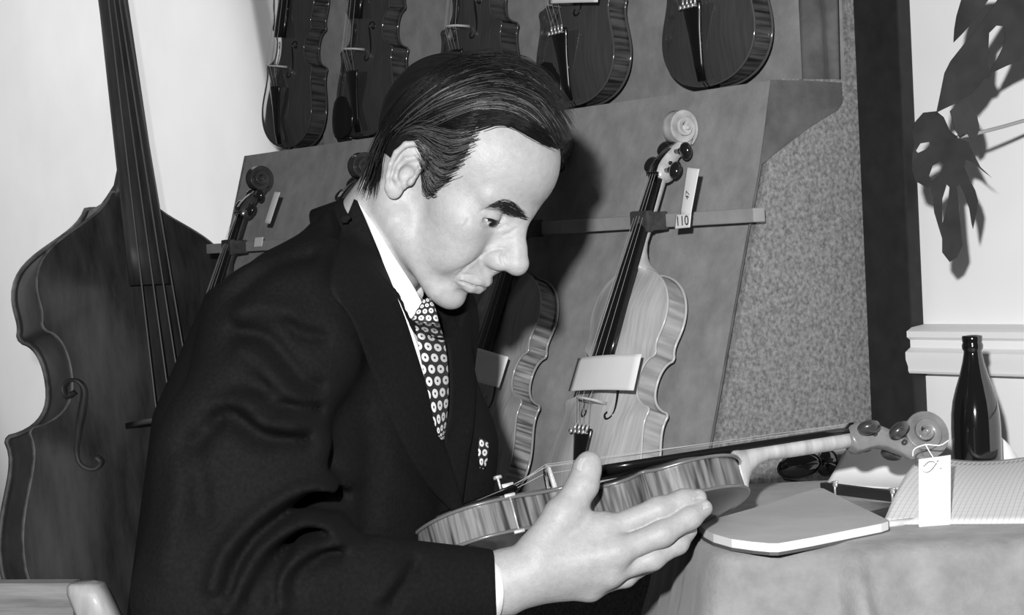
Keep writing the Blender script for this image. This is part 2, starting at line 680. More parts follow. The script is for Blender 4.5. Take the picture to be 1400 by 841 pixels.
# bunched cloth at the right end of the upper panel, fold shade in its colour
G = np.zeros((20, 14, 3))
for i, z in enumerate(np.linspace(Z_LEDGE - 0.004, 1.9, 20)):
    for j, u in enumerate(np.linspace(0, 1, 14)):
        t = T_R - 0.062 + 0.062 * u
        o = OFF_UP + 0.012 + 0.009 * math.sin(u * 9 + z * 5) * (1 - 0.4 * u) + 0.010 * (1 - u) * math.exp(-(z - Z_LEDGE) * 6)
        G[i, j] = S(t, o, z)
b = MB(); b.slab(G, -NN * 0.006); b.build('bunched_cloth', m_velvet_shade, stand, world=True)
# neck rail
rail_t1 = float(np.dot(hit_plane(1024, 300, BP, NL) - Q, ER))
b = MB()
b.box(S((T_L - 0.02 + rail_t1) / 2, 0.028, BP[2]), (rail_t1 - T_L + 0.02, 0.020, 0.019), WALLM, bevel=0.002)
b.build('neck_rail', m_rail, stand, world=True, smooth=False)


def neck_clip(pt, w=0.040):
    m = MB()
    p = np.asarray(pt)
    m.box(p + NN * 0.020, (w, 0.012, 0.030), WALLM, bevel=0.003)
    m.box(p + NN * 0.004 - ER * (w / 2 - 0.004), (0.008, 0.03, 0.026), WALLM, bevel=0.002)
    m.box(p + NN * 0.004 + ER * (w / 2 - 0.004), (0.008, 0.03, 0.026), WALLM, bevel=0.002)
    return m.build('neck_clip', m_clip, stand, world=True, smooth=False)


# ------------------------------------------------------------------ table under a suede cloth
TZ = 0.763
m_cloth = mat('suede_cloth', 0.26, 0.9, 0.1, noise=(30, 0.20, 0.30, 10), bump=(240, 0.3, 0.003), sheen=0.15)
m_table = mat('table_wood', 0.1, 0.5, noise=(12, 0.07, 0.13))
TX0, TX1, TY0, TY1 = 0.178, 0.675, 1.99, 2.55
table = empty('side_table', (0.39, 2.3, 0))
tag(table, 'small wooden table hidden under the suede cloth at right', 'table')
b = MB(); b.box(((TX0 + TX1) / 2, (TY0 + TY1) / 2, TZ - 0.018), (TX1 - TX0 - 0.03, TY1 - TY0 - 0.03, 0.024), bevel=0.004)
b.build('table_top', m_table, table, world=True, smooth=False)
for x in (TX0 + 0.05, TX1 - 0.05):
    for y in (TY0 + 0.05, TY1 - 0.05):
        b = MB(); b.box((x, y, (TZ - 0.03) / 2), (0.04, 0.04, TZ - 0.03), bevel=0.004)
        b.build('leg', m_table, table, world=True, smooth=False)
# cloth: closed ring of falls round the top
prof_c = [(0.02, 0.0), (0.25, 0.0), (0.45, 0.0), (0.497, -0.004), (0.503, -0.012), (0.506, -0.03), (0.508, -0.07), (0.510, -0.12), (0.512, -0.18), (0.514, -0.24)]
cx, cy = (TX0 + TX1) / 2, (TY0 + TY1) / 2
hx, hy = (TX1 - TX0), (TY1 - TY0)
ring = []
NR = 480
for i in range(NR):
    a = 2 * math.pi * i / NR
    ca, sa = math.cos(a), math.sin(a)
    q = 1 / max(abs(ca) ** 14 + abs(sa) ** 14, 1e-9) ** (1 / 14)
    ring.append((ca * q, sa * q, a))
G = np.zeros((len(prof_c), NR + 1, 3))
folds = [(0.317, 0.042, 0.011), (0.350, 0.012, 0.03), (0.41, 0.014, 0.03), (0.47, 0.010, 0.03), (0.56, 0.022, 0.05), (0.25, 0.008, 0.03)]
for i, (s, dz) in enumerate(prof_c):
    for j in range(NR + 1):
        ux, uy, a = ring[j % NR]
        x = cx + ux * hx * s; y = cy + uy * hy * s
        w = max(0, -dz) / 0.24
        if uy < -0.8:
            for fx, am, wd in folds:
                y -= am * math.exp(-((x - fx - 0.02 * w) / wd) ** 2) * min(1, w * 3.0)
        else:
            x += ux * 0.006 * math.sin(y * 60) * w; y += uy * 0.006 * math.sin(x * 60) * w
        if ux < -0.8: x -= 0.06 * w ** 1.5
        if s < 0.46:
            zz = TZ
        else:
            zz = TZ + dz
        G[i, j] = (x, y, zz)
b = MB(); b.grid(G)
cloth = rebase(b.build('tablecloth', m_cloth), (cx, cy, TZ))
sd = cloth.modifiers.new('thick', 'SOLIDIFY'); sd.thickness = 0.002; sd.offset = -1
tag(cloth, 'mottled grey suede cloth draped over the table at lower right', 'tablecloth')

# ------------------------------------------------------------------ violins (local units: metres, y along the length,
# x across, z out of the top; y = 0 at the tail, z = 0 at mid rib)
MMm = 0.001


def bez(p0, p1, p2, p3, n):
    t = np.linspace(0, 1, n)[:, None]
    p0, p1, p2, p3 = map(np.asarray, (p0, p1, p2, p3))
    return (1 - t) ** 3 * p0 + 3 * (1 - t) ** 2 * t * p1 + 3 * (1 - t) * t * t * p2 + t ** 3 * p3


VIOLIN_OUT = [((0, 0), (58, 0), (104, 26), (104, 74), 16), ((104, 74), (104, 106), (82, 132), (95, 156), 12),
              ((95, 156), (95, 158), (93, 160), (92, 161), 3),
              ((92, 161), (72, 164), (56, 174), (56, 196), 10), ((56, 196), (56, 218), (66, 229), (78, 233), 10),
              ((78, 233), (79, 234), (80, 236), (80, 238), 3),
              ((80, 238), (70, 256), (84, 266), (84, 288), 10), ((84, 288), (84, 326), (52, 355), (0, 355), 18)]
BASS_OUT = [((0, 0), (190, 0), (330, 90), (330, 265), 16), ((330, 265), (330, 390), (262, 470), (290, 538), 12),
            ((290, 538), (290, 542), (286, 548), (282, 550), 3),
            ((282, 550), (225, 558), (178, 590), (178, 660), 10), ((178, 660), (178, 730), (200, 768), (228, 776), 10),
            ((228, 776), (234, 780), (238, 786), (238, 792), 3),
            ((238, 792), (228, 826), (242, 840), (242, 880), 10), ((242, 880), (242, 1000), (75, 1015), (40, 1100), 16),
            ((40, 1100), (36, 1101), (10, 1101), (0, 1101), 4)]


def outline(segs):
    pts = []
    for k, s in enumerate(segs):
        q = bez(*s[:4], s[4])
        pts.append(q if k == 0 else q[1:])
    h = np.concatenate(pts) * MMm
    # keep y rising so each height has one half-width
    for i in range(1, len(h)):
        h[i, 1] = max(h[i, 1], h[i - 1, 1] + 1e-5)
    return h


def half_width(h, y):
    return np.interp(y, h[:, 1], h[:, 0])


def edge_dist(h, X, Y):
    """distance from points to the outline (both sides)"""
    loop = np.concatenate([h, h[::-1] * np.array([-1, 1])])
    a = loop; bb = np.roll(loop, -1, 0)
    d = np.full(X.shape, 1e9)
    for p, q in zip(a, bb):
        v = q - p; L = (v * v).sum()
        if L < 1e-14: continue
        t = np.clip(((X - p[0]) * v[0] + (Y - p[1]) * v[1]) / L, 0, 1)
        d = np.minimum(d, np.hypot(X - p[0] - t * v[0], Y - p[1] - t * v[1]))
    return d


def arch(h, X, Y, H, ramp):
    d = edge_dist(h, X, Y)
    u = np.clip(d / ramp, 0, 1)
    z = H * (1 - (1 - u) ** 2.0) * (0.35 + 0.65 * u)
    return z - 0.03 * H * np.exp(-((d - ramp * .12) / (ramp * .08)) ** 2)


def plate_mesh(h, z0, H, ramp, sign, edge_r, ncol=22):
    """arched plate with a rounded bead edge (material 0 = plate, 1 = edge)"""
    m = MB()
    rows = h[1:-1]
    s = np.linspace(-1, 1, ncol)
    X = rows[:, :1] * s[None, :]; Y = np.repeat(rows[:, 1:2], ncol, 1)
    Z = z0 + sign * (edge_r + arch(h, X, Y, H, ramp))
    G = np.stack([X, Y, Z], -1)
    if sign < 0: G = G[:, ::-1]
    m.grid(G, uv=[(float(x), float(y)) for x, y in zip(X.ravel(), Y.ravel())])
    m.cm = 1
    loop = np.concatenate([h[:-1], (h[::-1] * np.array([-1, 1]))[:-1]])
    pts = np.concatenate([loop, np.full((len(loop), 1), z0)], 1)
    pts = np.vstack([pts, pts[:1]])
    m.tube(pts, edge_r, 6, cap=False)
    return m


def rib_mesh(h, inset, zlo, zhi):
    m = MB()
    loop = np.concatenate([h[:-1], (h[::-1] * np.array([-1, 1]))[:-1]])
    nx = np.roll(loop, -1, 0) - np.roll(loop, 1, 0)
    nrm = np.stack([nx[:, 1], -nx[:, 0]], 1); nrm /= np.linalg.norm(nrm, axis=1)[:, None] + 1e-12
    q = loop - nrm * inset
    q = np.vstack([q, q[:1]])
    L = np.concatenate([[0], np.cumsum(np.linalg.norm(np.diff(q, axis=0), axis=1))])
    G = np.zeros((2, len(q), 3)); uv = []
    for r, z in enumerate((zlo, zhi)):
        G[r, :, :2] = q; G[r, :, 2] = z
        uv += [(float(l), float(z)) for l in L]
    m.grid(G, uv)
    return m


F_HOLE = [(20, 49), (15, 46), (17, 41), (22, 42), (25, 48), (24, 56), (21, 64), (23, 78), (28, 92), (30, 104), (27, 112), (21, 113), (18, 108), (21, 104)]


def f_hole(h, z0, H, ramp, er, scale, y0, x0, w0, side, lift):
    """narrow dark opening of f shape lying in the top"""
    c = np.array([(31, 0), (37, -3), (39, 4), (35, 9), (29, 8), (26, 0), (29, -16), (33, -32), (36, -48), (34, -58), (27, -62), (22, -57), (25, -52)], float)
    c = spline(c, 44)
    wd = np.interp(np.linspace(0, 1, 44), [0, .05, .3, .5, .7, .95, 1], [2.2, 2.6, 1.6, 3.0, 1.6, 2.6, 2.2]) * (1.7 if scale > 0.002 else 1.2)
    tg = np.gradient(c, axis=0); tg /= np.linalg.norm(tg, axis=1)[:, None]
    nr = np.stack([-tg[:, 1], tg[:, 0]], 1)
    m = MB(); G = np.zeros((44, 3, 3))
    for j, s in enumerate((-1, 0, 1)):
        q = c + nr * wd[:, None] * 0.55 * s
        X = side * (x0 + q[:, 0] * scale * w0); Y = y0 + q[:, 1] * scale
        G[:, j, 0] = X; G[:, j, 1] = Y
        G[:, j, 2] = z0 + er + arch(h, X, Y, H, ramp) + lift
    m.slab(G, (0, 0, -lift * 2))
    return m


def section(y, hw, zt, zb, round_bot=True, n=7):
    """closed section in the xz plane at height y: flat or slightly crowned top, rounded belly"""
    pts = [(-hw, zt), (hw, zt)]
    for a in np.linspace(0, math.pi, n)[0:]:
        if round_bot:
            pts.append((hw * math.cos(a), zt - (zt - zb) * (0.35 + 0.65 * math.sin(a)) if 0 < a < math.pi else zt - (zt - zb) * 0.35))
        else:
            pts.append((hw * math.cos(a) / max(abs(math.cos(a)), abs(math.sin(a)), 1e-6) * 1.0, zb))
    return [(x, y, z) for x, z in pts]


def scroll_parts(y0, z0, R, wbase, weye, start=-1.9, turns=2.7):
    """volute: spiral strip in the yz plane, growing wider towards the eye"""
    m = MB()
    N = 80
    secs = []
    for i in range(N):
        u = i / (N - 1)
        th = start - 2 * math.pi * turns * (-u)          # angle measured in (y, z)
        r_out = R * (1 - u) ** 0.92 + R * 0.10
        r_in = max(r_out * 0.60 - R * 0.03, R * 0.02)
        w = wbase + (weye - wbase) * min(1, u * 1.15) ** 0.9
        cs, sn_ = math.cos(th), math.sin(th)
        w2 = w * 0.93
        f = R * 0.05
        prof = [(-w2, r_out), (-w2 * 0.55, r_out - f * 1.3), (0, r_out - f * 0.2), (w2 * 0.55, r_out - f * 1.3), (w2, r_out), (w, r_out - f), (w - R * .12, (r_out + r_in) / 2), (w, r_in), (-w, r_in), (-w + R * .12, (r_out + r_in) / 2), (-w, r_out - f)]
        secs.append([(x, y0 + r * cs, z0 + r * sn_) for x, r in prof])
    m.loft(secs)
    # core between the eyes
    for s in (-1, 1):
        m.ellipsoid((s * weye * 0.98, y0, z0), (R * 0.10, R * 0.13, R * 0.13), nu=10, nv=8)
    m.tube([(-weye * 0.97, y0, z0), (weye * 0.97, y0, z0)], R * 0.13, 12)
    return m


def make_parts(pre, segs, sc=1.0, bass=False):
    """mesh data of every part of a fiddle, keyed by part name; value = list of (datablock, slot keys)"""
    h = outline(segs)
    L = h[-1, 1]
    D = {}
    k = L / 0.355 if bass else 1.0
    if bass:
        er, rz, H, ramp, inset = 0.006, 0.095, 0.035, 0.16, 0.008
    else:
        er, rz, H, ramp, inset = 0.0019, 0.0150, 0.0145, 0.055, 0.0026
    zt, zb = rz + er * 0.8, -rz - er * 0.8
    top = plate_mesh(h, zt, H, ramp, 1, er); back = plate_mesh(h, zb, H if not bass else 0.004, ramp, -1, er)
    ribs = rib_mesh(h, inset, -rz - er, rz + er)
    A = lambda x, y: float(zt + er + arch(h, np.array([x]), np.array([y]), H, ramp)[0])
    D['top_plate'] = (top, ('top', 'edge')); D['back_plate'] = (back, ('back', 'edge')); D['ribs'] = (ribs, ('ribs',))
    ys = 0.195 * k if not bass else 0.615
    fsc = (0.001 * 1.0) if not bass else 0.0030
    D['f_hole'] = [(f_hole(h, zt, H, ramp, er, fsc, ys + 0.004 * k, 0 if not bass else 0.058, 1.0 if not bass else 1.25, sd, 0.0005), ('black',)) for sd in (1, -1)]
    # bridge
    yb = 0.158 if not bass else 0.535
    zt_b = A(0, yb); bh = 0.031 if not bass else 0.15; bw = 0.0205 if not bass else 0.075
    m = MB(); xs = np.linspace(-1, 1, 15); bt = 0.0022 * (k if bass else 1)
    lo, hi = [], []
    for s in xs:
        leg = 0.30 if abs(s) < 0.55 else 0.0
        lo.append((s * bw * (1.0 if abs(s) > 0.5 else 1.0), zt_b - 0.001 + bh * leg * (1 - (abs(s) / 0.55) ** 4 if leg else 0)))
        hi.append((s * bw * 0.92, zt_b + bh * (1.0 - 0.25 * s * s)))
    F = []
    V = [(x, yb - bt, z) for x, z in lo] + [(x, yb - bt * .5, z) for x, z in hi] + [(x, yb + bt, z) for x, z in lo] + [(x, yb + bt * .5, z) for x, z in hi]
    n = len(xs)
    for i in range(n - 1):
        F += [(i, i + 1, n + i + 1, n + i), (2 * n + i + 1, 2 * n + i, 3 * n + i, 3 * n + i + 1), (n + i, n + i + 1, 3 * n + i + 1, 3 * n + i), (i + 1, i, 2 * n + i, 2 * n + i + 1)]
    F += [(0, n, 3 * n, 2 * n), (n - 1, 3 * n - 1, 4 * n - 1, 2 * n - 1)]
    m.add(V, F)
    m.cm = 1
    for (x, zf) in ((-0.45, 0.62), (0.45, 0.62), (0, 0.72)):
        for sd in (-1, 1):
            m.ellipsoid((x * bw, yb + sd * bt * 0.95, zt_b + bh * zf), (bw * 0.13, bt * 0.25, bh * 0.09), nu=8, nv=6)
    D['bridge'] = (m, ('bridge', 'black'))
    zs_b = zt_b + bh
    # neck, fingerboard, nut
    if not bass:
        yn, zn, yfe, zfe = 0.485, 0.0320, 0.215, 0.0495
        wn, wf = 0.0120, 0.0210
    else:
        yn, zn, yfe, zfe = 1.72, 0.135, 0.86, 0.205
        wn, wf = 0.034, 0.050
    m = MB(); secs = []
    fbt = 0.0095 if not bass else 0.0143
    for y in np.linspace(yfe, yn, 10):
        u = (y - yfe) / (yn - yfe); w = wf + (wn - wf) * u; z = zfe + (zn - zfe) * u
        cr = [(w * c, y, z - 0.0035 * (1.0 if not bass else 3) * (c * c)) for c in np.linspace(1, -1, 7)]
        secs.append([(-w, y, z - fbt), (w, y, z - fbt)] + cr)
    m.loft(secs); D['fingerboard'] = (m, ('black',))
    m = MB(); m.box((0, yn + 0.003, zn - 0.002), (wn * 2, 0.006, 0.008 * (2 if bass else 1)), bevel=0.001); D['nut'] = (m, ('black',))
    zf = lambda y: zfe + (zn - zfe) * (y - yfe) / (yn - yfe) - fbt
    m = MB(); secs = []
    if not bass:
        st = [(0.352, 0.0165, zb - er), (0.356, 0.0165, zb - er * 1.0), (0.3585, 0.0155, zb + 0.001), (0.361, 0.0140, -0.008), (0.365, 0.0130, 0.0005), (0.371, 0.0126, 0.0085),
              (0.380, 0.0125, 0.0140), (0.392, 0.0123, 0.0172), (0.42, 0.0121, None), (0.45, 0.0118, None), (0.475, 0.0116, None), (0.486, 0.0116, None)]
    else:
        st = [(1.09, 0.034, zb), (1.10, 0.033, zb + 0.02), (1.11, 0.031, -0.03), (1.125, 0.029, 0.04), (1.16, 0.027, 0.085), (1.22, 0.026, None), (1.5, 0.030, None), (1.73, 0.030, None)]
    nd = 0.0125 if not bass else 0.045
    for y, hw, z_b in st:
        t = zf(y)
        z_b = t - nd if z_b is None else z_b
        secs.append(section(y, hw, t, z_b, n=9))
    m.loft(secs)
    D['neck'] = (m, ('neck',))
    m = MB()
    # pegbox
    kb = 1.0 if not bass else 3.0
    o_y, o_z = yn, zn
    pb = [(-0.003, -0.004, -0.0230, 0.0120), (0.002, -0.001, -0.0290, 0.0122), (0.008, -0.0005, -0.0300, 0.0122), (0.016, -0.001, -0.0285, 0.0119), (0.026, -0.0045, -0.0285, 0.0114), (0.036, -0.0100, -0.0325, 0.0106),
          (0.047, -0.0175, -0.0400, 0.0098), (0.056, -0.0255, -0.0465, 0.0090), (0.064, -0.0315, -0.0500, 0.0082), (0.071, -0.036, -0.0515, 0.0076)]
    secs = []
    for dy, a, c, hw in pb:
        y = o_y + dy * kb; zt_, zb_ = o_z + a * kb, o_z + c * kb; hw *= kb * (1 if not bass else 0.8)
        cb = 0.002 * kb
        secs.append([(-hw, y, zt_), (hw, y, zt_), (hw, y, (zt_ + zb_) / 2), (hw * .95, y, zb_ + cb), (hw * 0.5, y, zb_ + cb * 0.2), (0, y, zb_), (-hw * 0.5, y, zb_ + cb * .2), (-hw * .95, y, zb_ + cb), (-hw, y, (zt_ + zb_) / 2)])
    m.loft(secs)
    D['pegbox'] = (m, ('scroll',))
    m = scroll_parts(o_y + 0.0795 * kb, o_z - 0.0265 * kb, 0.0265 * kb, 0.0075 * kb, 0.0195 * kb, start=-2.2)
    D['scroll'] = (m, ('scroll',))
    # slot of the pegbox
    m = MB(); secs = []
    for dy, a, c, hw in pb[1:7]:
        y = o_y + dy * kb; z = o_z + a * kb + 0.0004 * kb
        secs.append([(-hw * .62 * kb * .9, y, z), (hw * .62 * kb * .9, y, z), (hw * .62 * kb * .9, y, z - 0.001), (-hw * .62 * kb * .9, y, z - 0.001)])
    m.loft(secs); D['pegbox_slot'] = (m, ('black',))
    # pegs
    pegs = []
    for (dy, dz, sd) in ((0.012, -0.012, 1), (0.024, -0.016, -1), (0.043, -0.022, 1), (0.053, -0.032, -1)):
        m = MB(); y, z = o_y + dy * kb, o_z + dz * kb
        xs_ = np.array([-0.014, 0.012, 0.019, 0.0205, 0.0225, 0.024]) * kb * sd
        m.tube([(x, y, z) for x in xs_], np.array([0.0028, 0.0035, 0.0038, 0.0052, 0.0050, 0.0036]) * kb, 10)
        ang = rnd.uniform(-0.5, 0.9)
        Rr = np.array([[1, 0, 0], [0, math.cos(ang), -math.sin(ang)], [0, math.sin(ang), math.cos(ang)]])
        m.ellipsoid((sd * 0.0325 * kb, y, z), (0.0105 * kb, 0.0125 * kb, 0.0074 * kb), Rr, 18, 12)
        m.ellipsoid((sd * 0.0428 * kb, y, z), (0.0014 * kb,) * 3, nu=8, nv=6)
        pegs.append((m, ('peg',)))
    D['peg'] = pegs
    # tailpiece
    m = MB(); secs = []
    if not bass:
        tl = [(0.006, 0.0085, 0.030), (0.03, 0.0095, 0.036), (0.075, 0.0135, 0.0425), (0.105, 0.0185, 0.0465), (0.116, 0.0205, 0.0480), (0.119, 0.0195, 0.0480)]
        tth = 0.005
    else:
        tl = [(0.04, 0.028, 0.13), (0.12, 0.032, 0.14), (0.24, 0.040, 0.15), (0.31, 0.045, 0.155)]
        tth = 0.02
    for y, w, z in tl:
        secs.append([(-w, y, z - tth * .6), (w, y, z - tth * .6)] + [(w * c, y, z + tth * 0.7 * (1 - c * c) - tth * .2) for c in np.linspace(1, -1, 7)])
    m.loft(secs); D['tailpiece'] = (m, ('black',))
    # tail button and gut
    m = MB()
    m.tube([(0, 0.004 * k, 0), (0, -0.004 * k, 0), (0, -0.006 * k, 0), (0, -0.0085 * k, 0)], [0.0035 * k, 0.0035 * k, 0.006 * k, 0.0045 * k], 10)
    for sx in (-1, 1):
        m.tube([(sx * 0.003 * k, -0.003 * k, 0), (sx * 0.004 * k, -0.001 * k, zt + er), (sx * 0.004 * k, 0.012 * k, (tl[0][2]))], 0.0009 * k, 6)
    if bass:
        m.tube([(0, -0.01, 0), (0, -0.16, 0)], 0.006, 8)
    D['tail_button'] = (m, ('black',))
    # strings
    st_ = []
    for i, s in enumerate((-1.5, -0.5, 0.5, 1.5)):
        sb = 0.0112 * (1 if not bass else 2.7); sn_ = 0.0055 * (1 if not bass else 1.9)
        m = MB(); xt = s * sb * 0.82
        zb_ = zs_b - (0.25 * (s * sb / bw) ** 2) * bh
        yl, zl = tl[-2][0], tl[-2][2]
        m.tube([(xt, yl, zl), (s * sb, yb, zb_ + 0.0004), (s * sn_, yn + 0.003, zn + 0.0018 * (1 if not bass else 2)), (s * sn_ * 0.7, yn + 0.03 * kb, zn - 0.012 * kb)],
               [0.00030, 0.00030, 0.00030, 0.0002] if not bass else 0.0022, 5)
        st_.append((m, ('string',)))
    D['string'] = st_
    # fine tuners at the end of the tailpiece
    if not bass:
        m = MB()
        for s in (-1.5, -0.5, 0.5, 1.5):
            x = s * 0.0092
            m.tube([(x, 0.112, 0.047), (x, 0.112, 0.056)], 0.0016, 6)
            m.tube([(x, 0.112, 0.0555), (x, 0.112, 0.0575)], 0.0034, 8)
            m.box((x, 0.119, 0.0505), (0.003, 0.010, 0.003))
        D['fine_tuners'] = (m, ('chrome',))
        m = MB()
        Rr = np.eye(3)
        secs = []
        for u in np.linspace(0, 1, 9):
            th = math.pi * u
            w = 0.034 * math.sin(th) ** 0.6 + 0.0005
            secs.append([(-0.052 + w * math.cos(q), 0.034 - 0.040 * math.cos(th), 0.030 + 0.004 * math.sin(q) + 0.006 * (math.cos(q) < -0.2)) for q in np.linspace(0, 2 * math.pi, 16, endpoint=False)])
        m.loft(secs)
        m.box((-0.045, -0.0035, 0.012), (0.020, 0.002, 0.040))
        m.tube([(-0.052, -0.0035, -0.020), (-0.052, -0.0035, 0.028)], 0.0015, 6); m.tube([(-0.038, -0.0035, -0.020), (-0.038, -0.0035, 0.028)], 0.0015, 6)
        D['chin_rest'] = (m, ('black',))
    out = {}
    for nm, val in D.items():
        lst = val if isinstance(val, list) else [val]
        out[nm] = [(q[0].data(pre + '_' + nm, [None] * len(q[1])), q[1]) for q in lst]
    return out, A


VP, ARCH = make_parts('violin', VIOLIN_OUT)

m_black = mat('ebony', 0.006, 0.25, 0.5, coat=0.3)
m_pegd = mat('dark_peg_wood', 0.012, 0.15, 0.6, coat=0.6)
m_pegb = mat('brown_peg_wood', 0.035, 0.3, 0.5, noise=(60, 0.028, 0.045), coat=0.4)
m_bridge = mat('maple_bridge', 0.55, 0.6, 0.2, noise=(300, 0.48, 0.62))
m_steel = mat('bright_steel', 0.75, 0.3, 0.5, metal=0.6)
m_string = mat('gut_and_steel_string', 0.38, 0.4, 0.5)
m_stringd = mat('dull_string', 0.12, 0.45, 0.5)


def varnish(pre, top, back, rib_lo, rib_hi, edge, neck_lo, neck_hi, rough=0.22, coat=0.5, peg=None, su=120, scroll=None, slant=0.0, pos=(0.38, 0.62)):
    return {
        'top': mat(pre + '_spruce', top, rough, 0.4, noise=(26, top * 0.82, top * 1.15, 4, (9, 0.6, 1)), coat=coat),
        'back': mat(pre + '_back', back, rough, 0.4, noise=(20, back * 0.75, back * 1.25, 4, (1, 3, 1)), coat=coat),
        'ribs': flame_mat(pre + '_flamed_rib', rib_lo, rib_hi, su, 9, rough + 0.06, coat * 0.6, slant, pos),
        'edge': mat(pre + '_edge', edge, rough, 0.5, coat=coat),
        'neck': mat(pre + '_neck', neck_hi, 0.4, 0.4, noise=(16, neck_lo, neck_hi, 3, (1, 6, 0.6)), coat=coat * 0.6),
        'scroll': mat(pre + '_scroll', scroll or neck_hi, 0.35, 0.4, noise=(40, (scroll or neck_hi) * 0.7, (scroll or neck_hi) * 1.2, 3), coat=coat * 0.8),
        'black': m_black, 'bridge': m_bridge, 'peg': peg or m_pegd, 'string': m_string, 'chrome': m_steel}


def fiddle(name, PV, mats, mw, label, cat, skip=(), group=None):
    root = empty(name, mw)
    tag(root, label, cat, group)
    for nm, lst in PV.items():
        if nm in skip: continue
        for me, keys in lst:
            o = bpy.data.objects.new(nm, me)
            COL.objects.link(o); o.parent = root
            for i, kk in enumerate(keys):
                o.material_slots[i].link = 'OBJECT'
                o.material_slots[i].material = mats[kk]
    return root


def frame_mat(o, x, y, z, s=1.0):
    m = Matrix.Identity(4)
    for i in range(3):
        m[i][0], m[i][1], m[i][2], m[i][3] = x[i] * s, y[i] * s, z[i] * s, o[i]
    return m


def wall_frame(anchor, at, lean, turn, az=AZ, s=1.0, nvec=None):
    """frame of a fiddle facing out of the wall: lean back, turn clockwise in its own plane; local point anchor sits at world point at"""
    nn = np.array([-math.sin(az), -math.cos(az), 0]) if nvec is None else nvec
    yv = math.cos(lean) * ZV - math.sin(lean) * nn
    zv = math.cos(lean) * nn + math.sin(lean) * ZV
    xv = np.cross(yv, zv)
    c, s_ = math.cos(turn), math.sin(turn)
    y2 = c * yv + s_ * xv; x2 = np.cross(y2, zv)
    o = np.asarray(at) - s * (x2 * anchor[0] + y2 * anchor[1] + zv * anchor[2])
    return frame_mat(o, x2, y2, zv, s)


V_DARK = varnish('dark_violin', 0.050, 0.03, 0.022, 0.075, 0.06, 0.03, 0.05, 0.10, 0.9)
V_DARK2 = varnish('brown_violin', 0.060, 0.035, 0.02, 0.11, 0.09, 0.03, 0.06, 0.10, 0.9)
V_MID = varnish('striped_violin', 0.30, 0.06, 0.10, 0.42, 0.34, 0.1, 0.16, 0.22, 0.6, su=150)
V_PALE = varnish('blond_violin', 0.52, 0.3, 0.30, 0.50, 0.55, 0.42, 0.55, 0.25, 0.35, su=70, scroll=0.55)
V_HELD = varnish('held_violin', 0.10, 0.018, 0.03, 0.20, 0.13, 0.30, 0.52, 0.26, 0.45, peg=m_pegb, su=125, scroll=0.20, slant=0.12)

# --- upper row, standing on the ledge
UR = []
for (px, py, lean, turn, mats, skip, label) in [
        (980, 113, 0.06, -0.02, V_DARK2, ('chin_rest',), 'glossy dark violin at the right end of the upper row'),
        (798, 141, 0.06, -0.03, V_DARK2, (), 'dark violin with round chin rest and white card, second from right in the upper row'),
        (652, 158, 0.07, 0.02, V_DARK, (), 'dark violin standing right behind the man\'s hair'),
        (507, 181, 0.07, 0.05, V_DARK, (), 'dark violin with chin rest, second from left in the upper row'),
        (398, 192, 0.08, 0.10, V_DARK, ('chin_rest',), 'dark violin at the left end of the upper row beside the bare wall')]:
    pt = hit_plane(px, py, Q + NN * (OFF_UP + 0.058), NN)
    pt[2] = Z_LEDGE + 0.0105
    r = fiddle('violin', VP, mats, wall_frame((0, 0, 0), pt, lean, turn), label, 'violin', skip + ('fine_tuners',) if mats is V_DARK else skip, 'violins on the display stand')
    UR.append(r)

# --- lower row, necks held at the rail
LR = []
for (px, py, lean, turn, mats, skip, label) in [
        (893, 303, 0.335, 0.02, V_PALE, ('chin_rest',), 'pale blond violin on the stand with a blank card under its strings'),
        (725, 310, 0.335, 0.02, V_MID, ('chin_rest', 'fine_tuners'), 'half hidden violin with striped ribs behind the man\'s chin and tie'),
        (463, 325, 0.335, 0.02, V_DARK, ('chin_rest', 'fine_tuners'), 'dark violin whose scroll peeks out behind the man\'s neck'),
        (325, 332, 0.335, 0.0, V_DARK, ('chin_rest', 'fine_tuners'), 'dark violin leaning at the left end of the lower row, beside the double bass')]:
    pt = hit_plane(px, py, BP, NN)
    pt[2] = BP[2]
    fr = wall_frame((0, 0.422, 0.022), pt + NN * 0.010, lean, turn)
    LR.append(fiddle('violin', VP, mats, fr, label, 'violin', skip, 'violins on the display stand'))
    neck_clip(pt)

# --- the violin in his hand
yaw = math.radians(12); slope = math.radians(11.5); tilt = math.radians(20)
yv = np.array([math.cos(slope) * math.cos(yaw), math.cos(slope) * math.sin(yaw), math.sin(slope)])
z0 = np.array([0, math.sin(tilt), math.cos(tilt)])
zv = z0 - yv * np.dot(z0, yv); zv /= np.linalg.norm(zv)
xv = np.cross(yv, zv)
at = K(792, 711, 2.11)
o = at - yv * 0.1775
HELD_W = frame_mat(W(o), M3 @ xv, M3 @ yv, M3 @ zv)
held = fiddle('violin', VP, V_HELD, HELD_W, 'violin with flamed ribs held up in the seated man\'s right hand', 'violin', ('chin_rest', 'fine_tuners'))
# chin-rest clamp and tuner screw on the near side
m = MB()
xr = float(half_width(outline(VIOLIN_OUT), 0.094)) + 0.001
m.tube([(xr, 0.094, -0.0175), (xr, 0.094, 0.0175)], 0.0009, 8)
m.box((xr - 0.001, 0.094, 0.0185), (0.007, 0.011, 0.0035), bevel=0.001)
m.box((xr - 0.001, 0.094, -0.0185), (0.007, 0.011, 0.0035), bevel=0.001)
m.build('clamp', m_steel, held)
m = MB()
m.tube([(0.012, 0.104, 0.047), (0.012, 0.104, 0.060)], 0.0013, 8)
m.tube([(0.012, 0.104, 0.058), (0.012, 0.104, 0.061)], 0.0046, 10)
m.box((0.012, 0.112, 0.0495), (0.004, 0.012, 0.004), bevel=0.0005)
m.build('tuner_screw', m_steel, held)

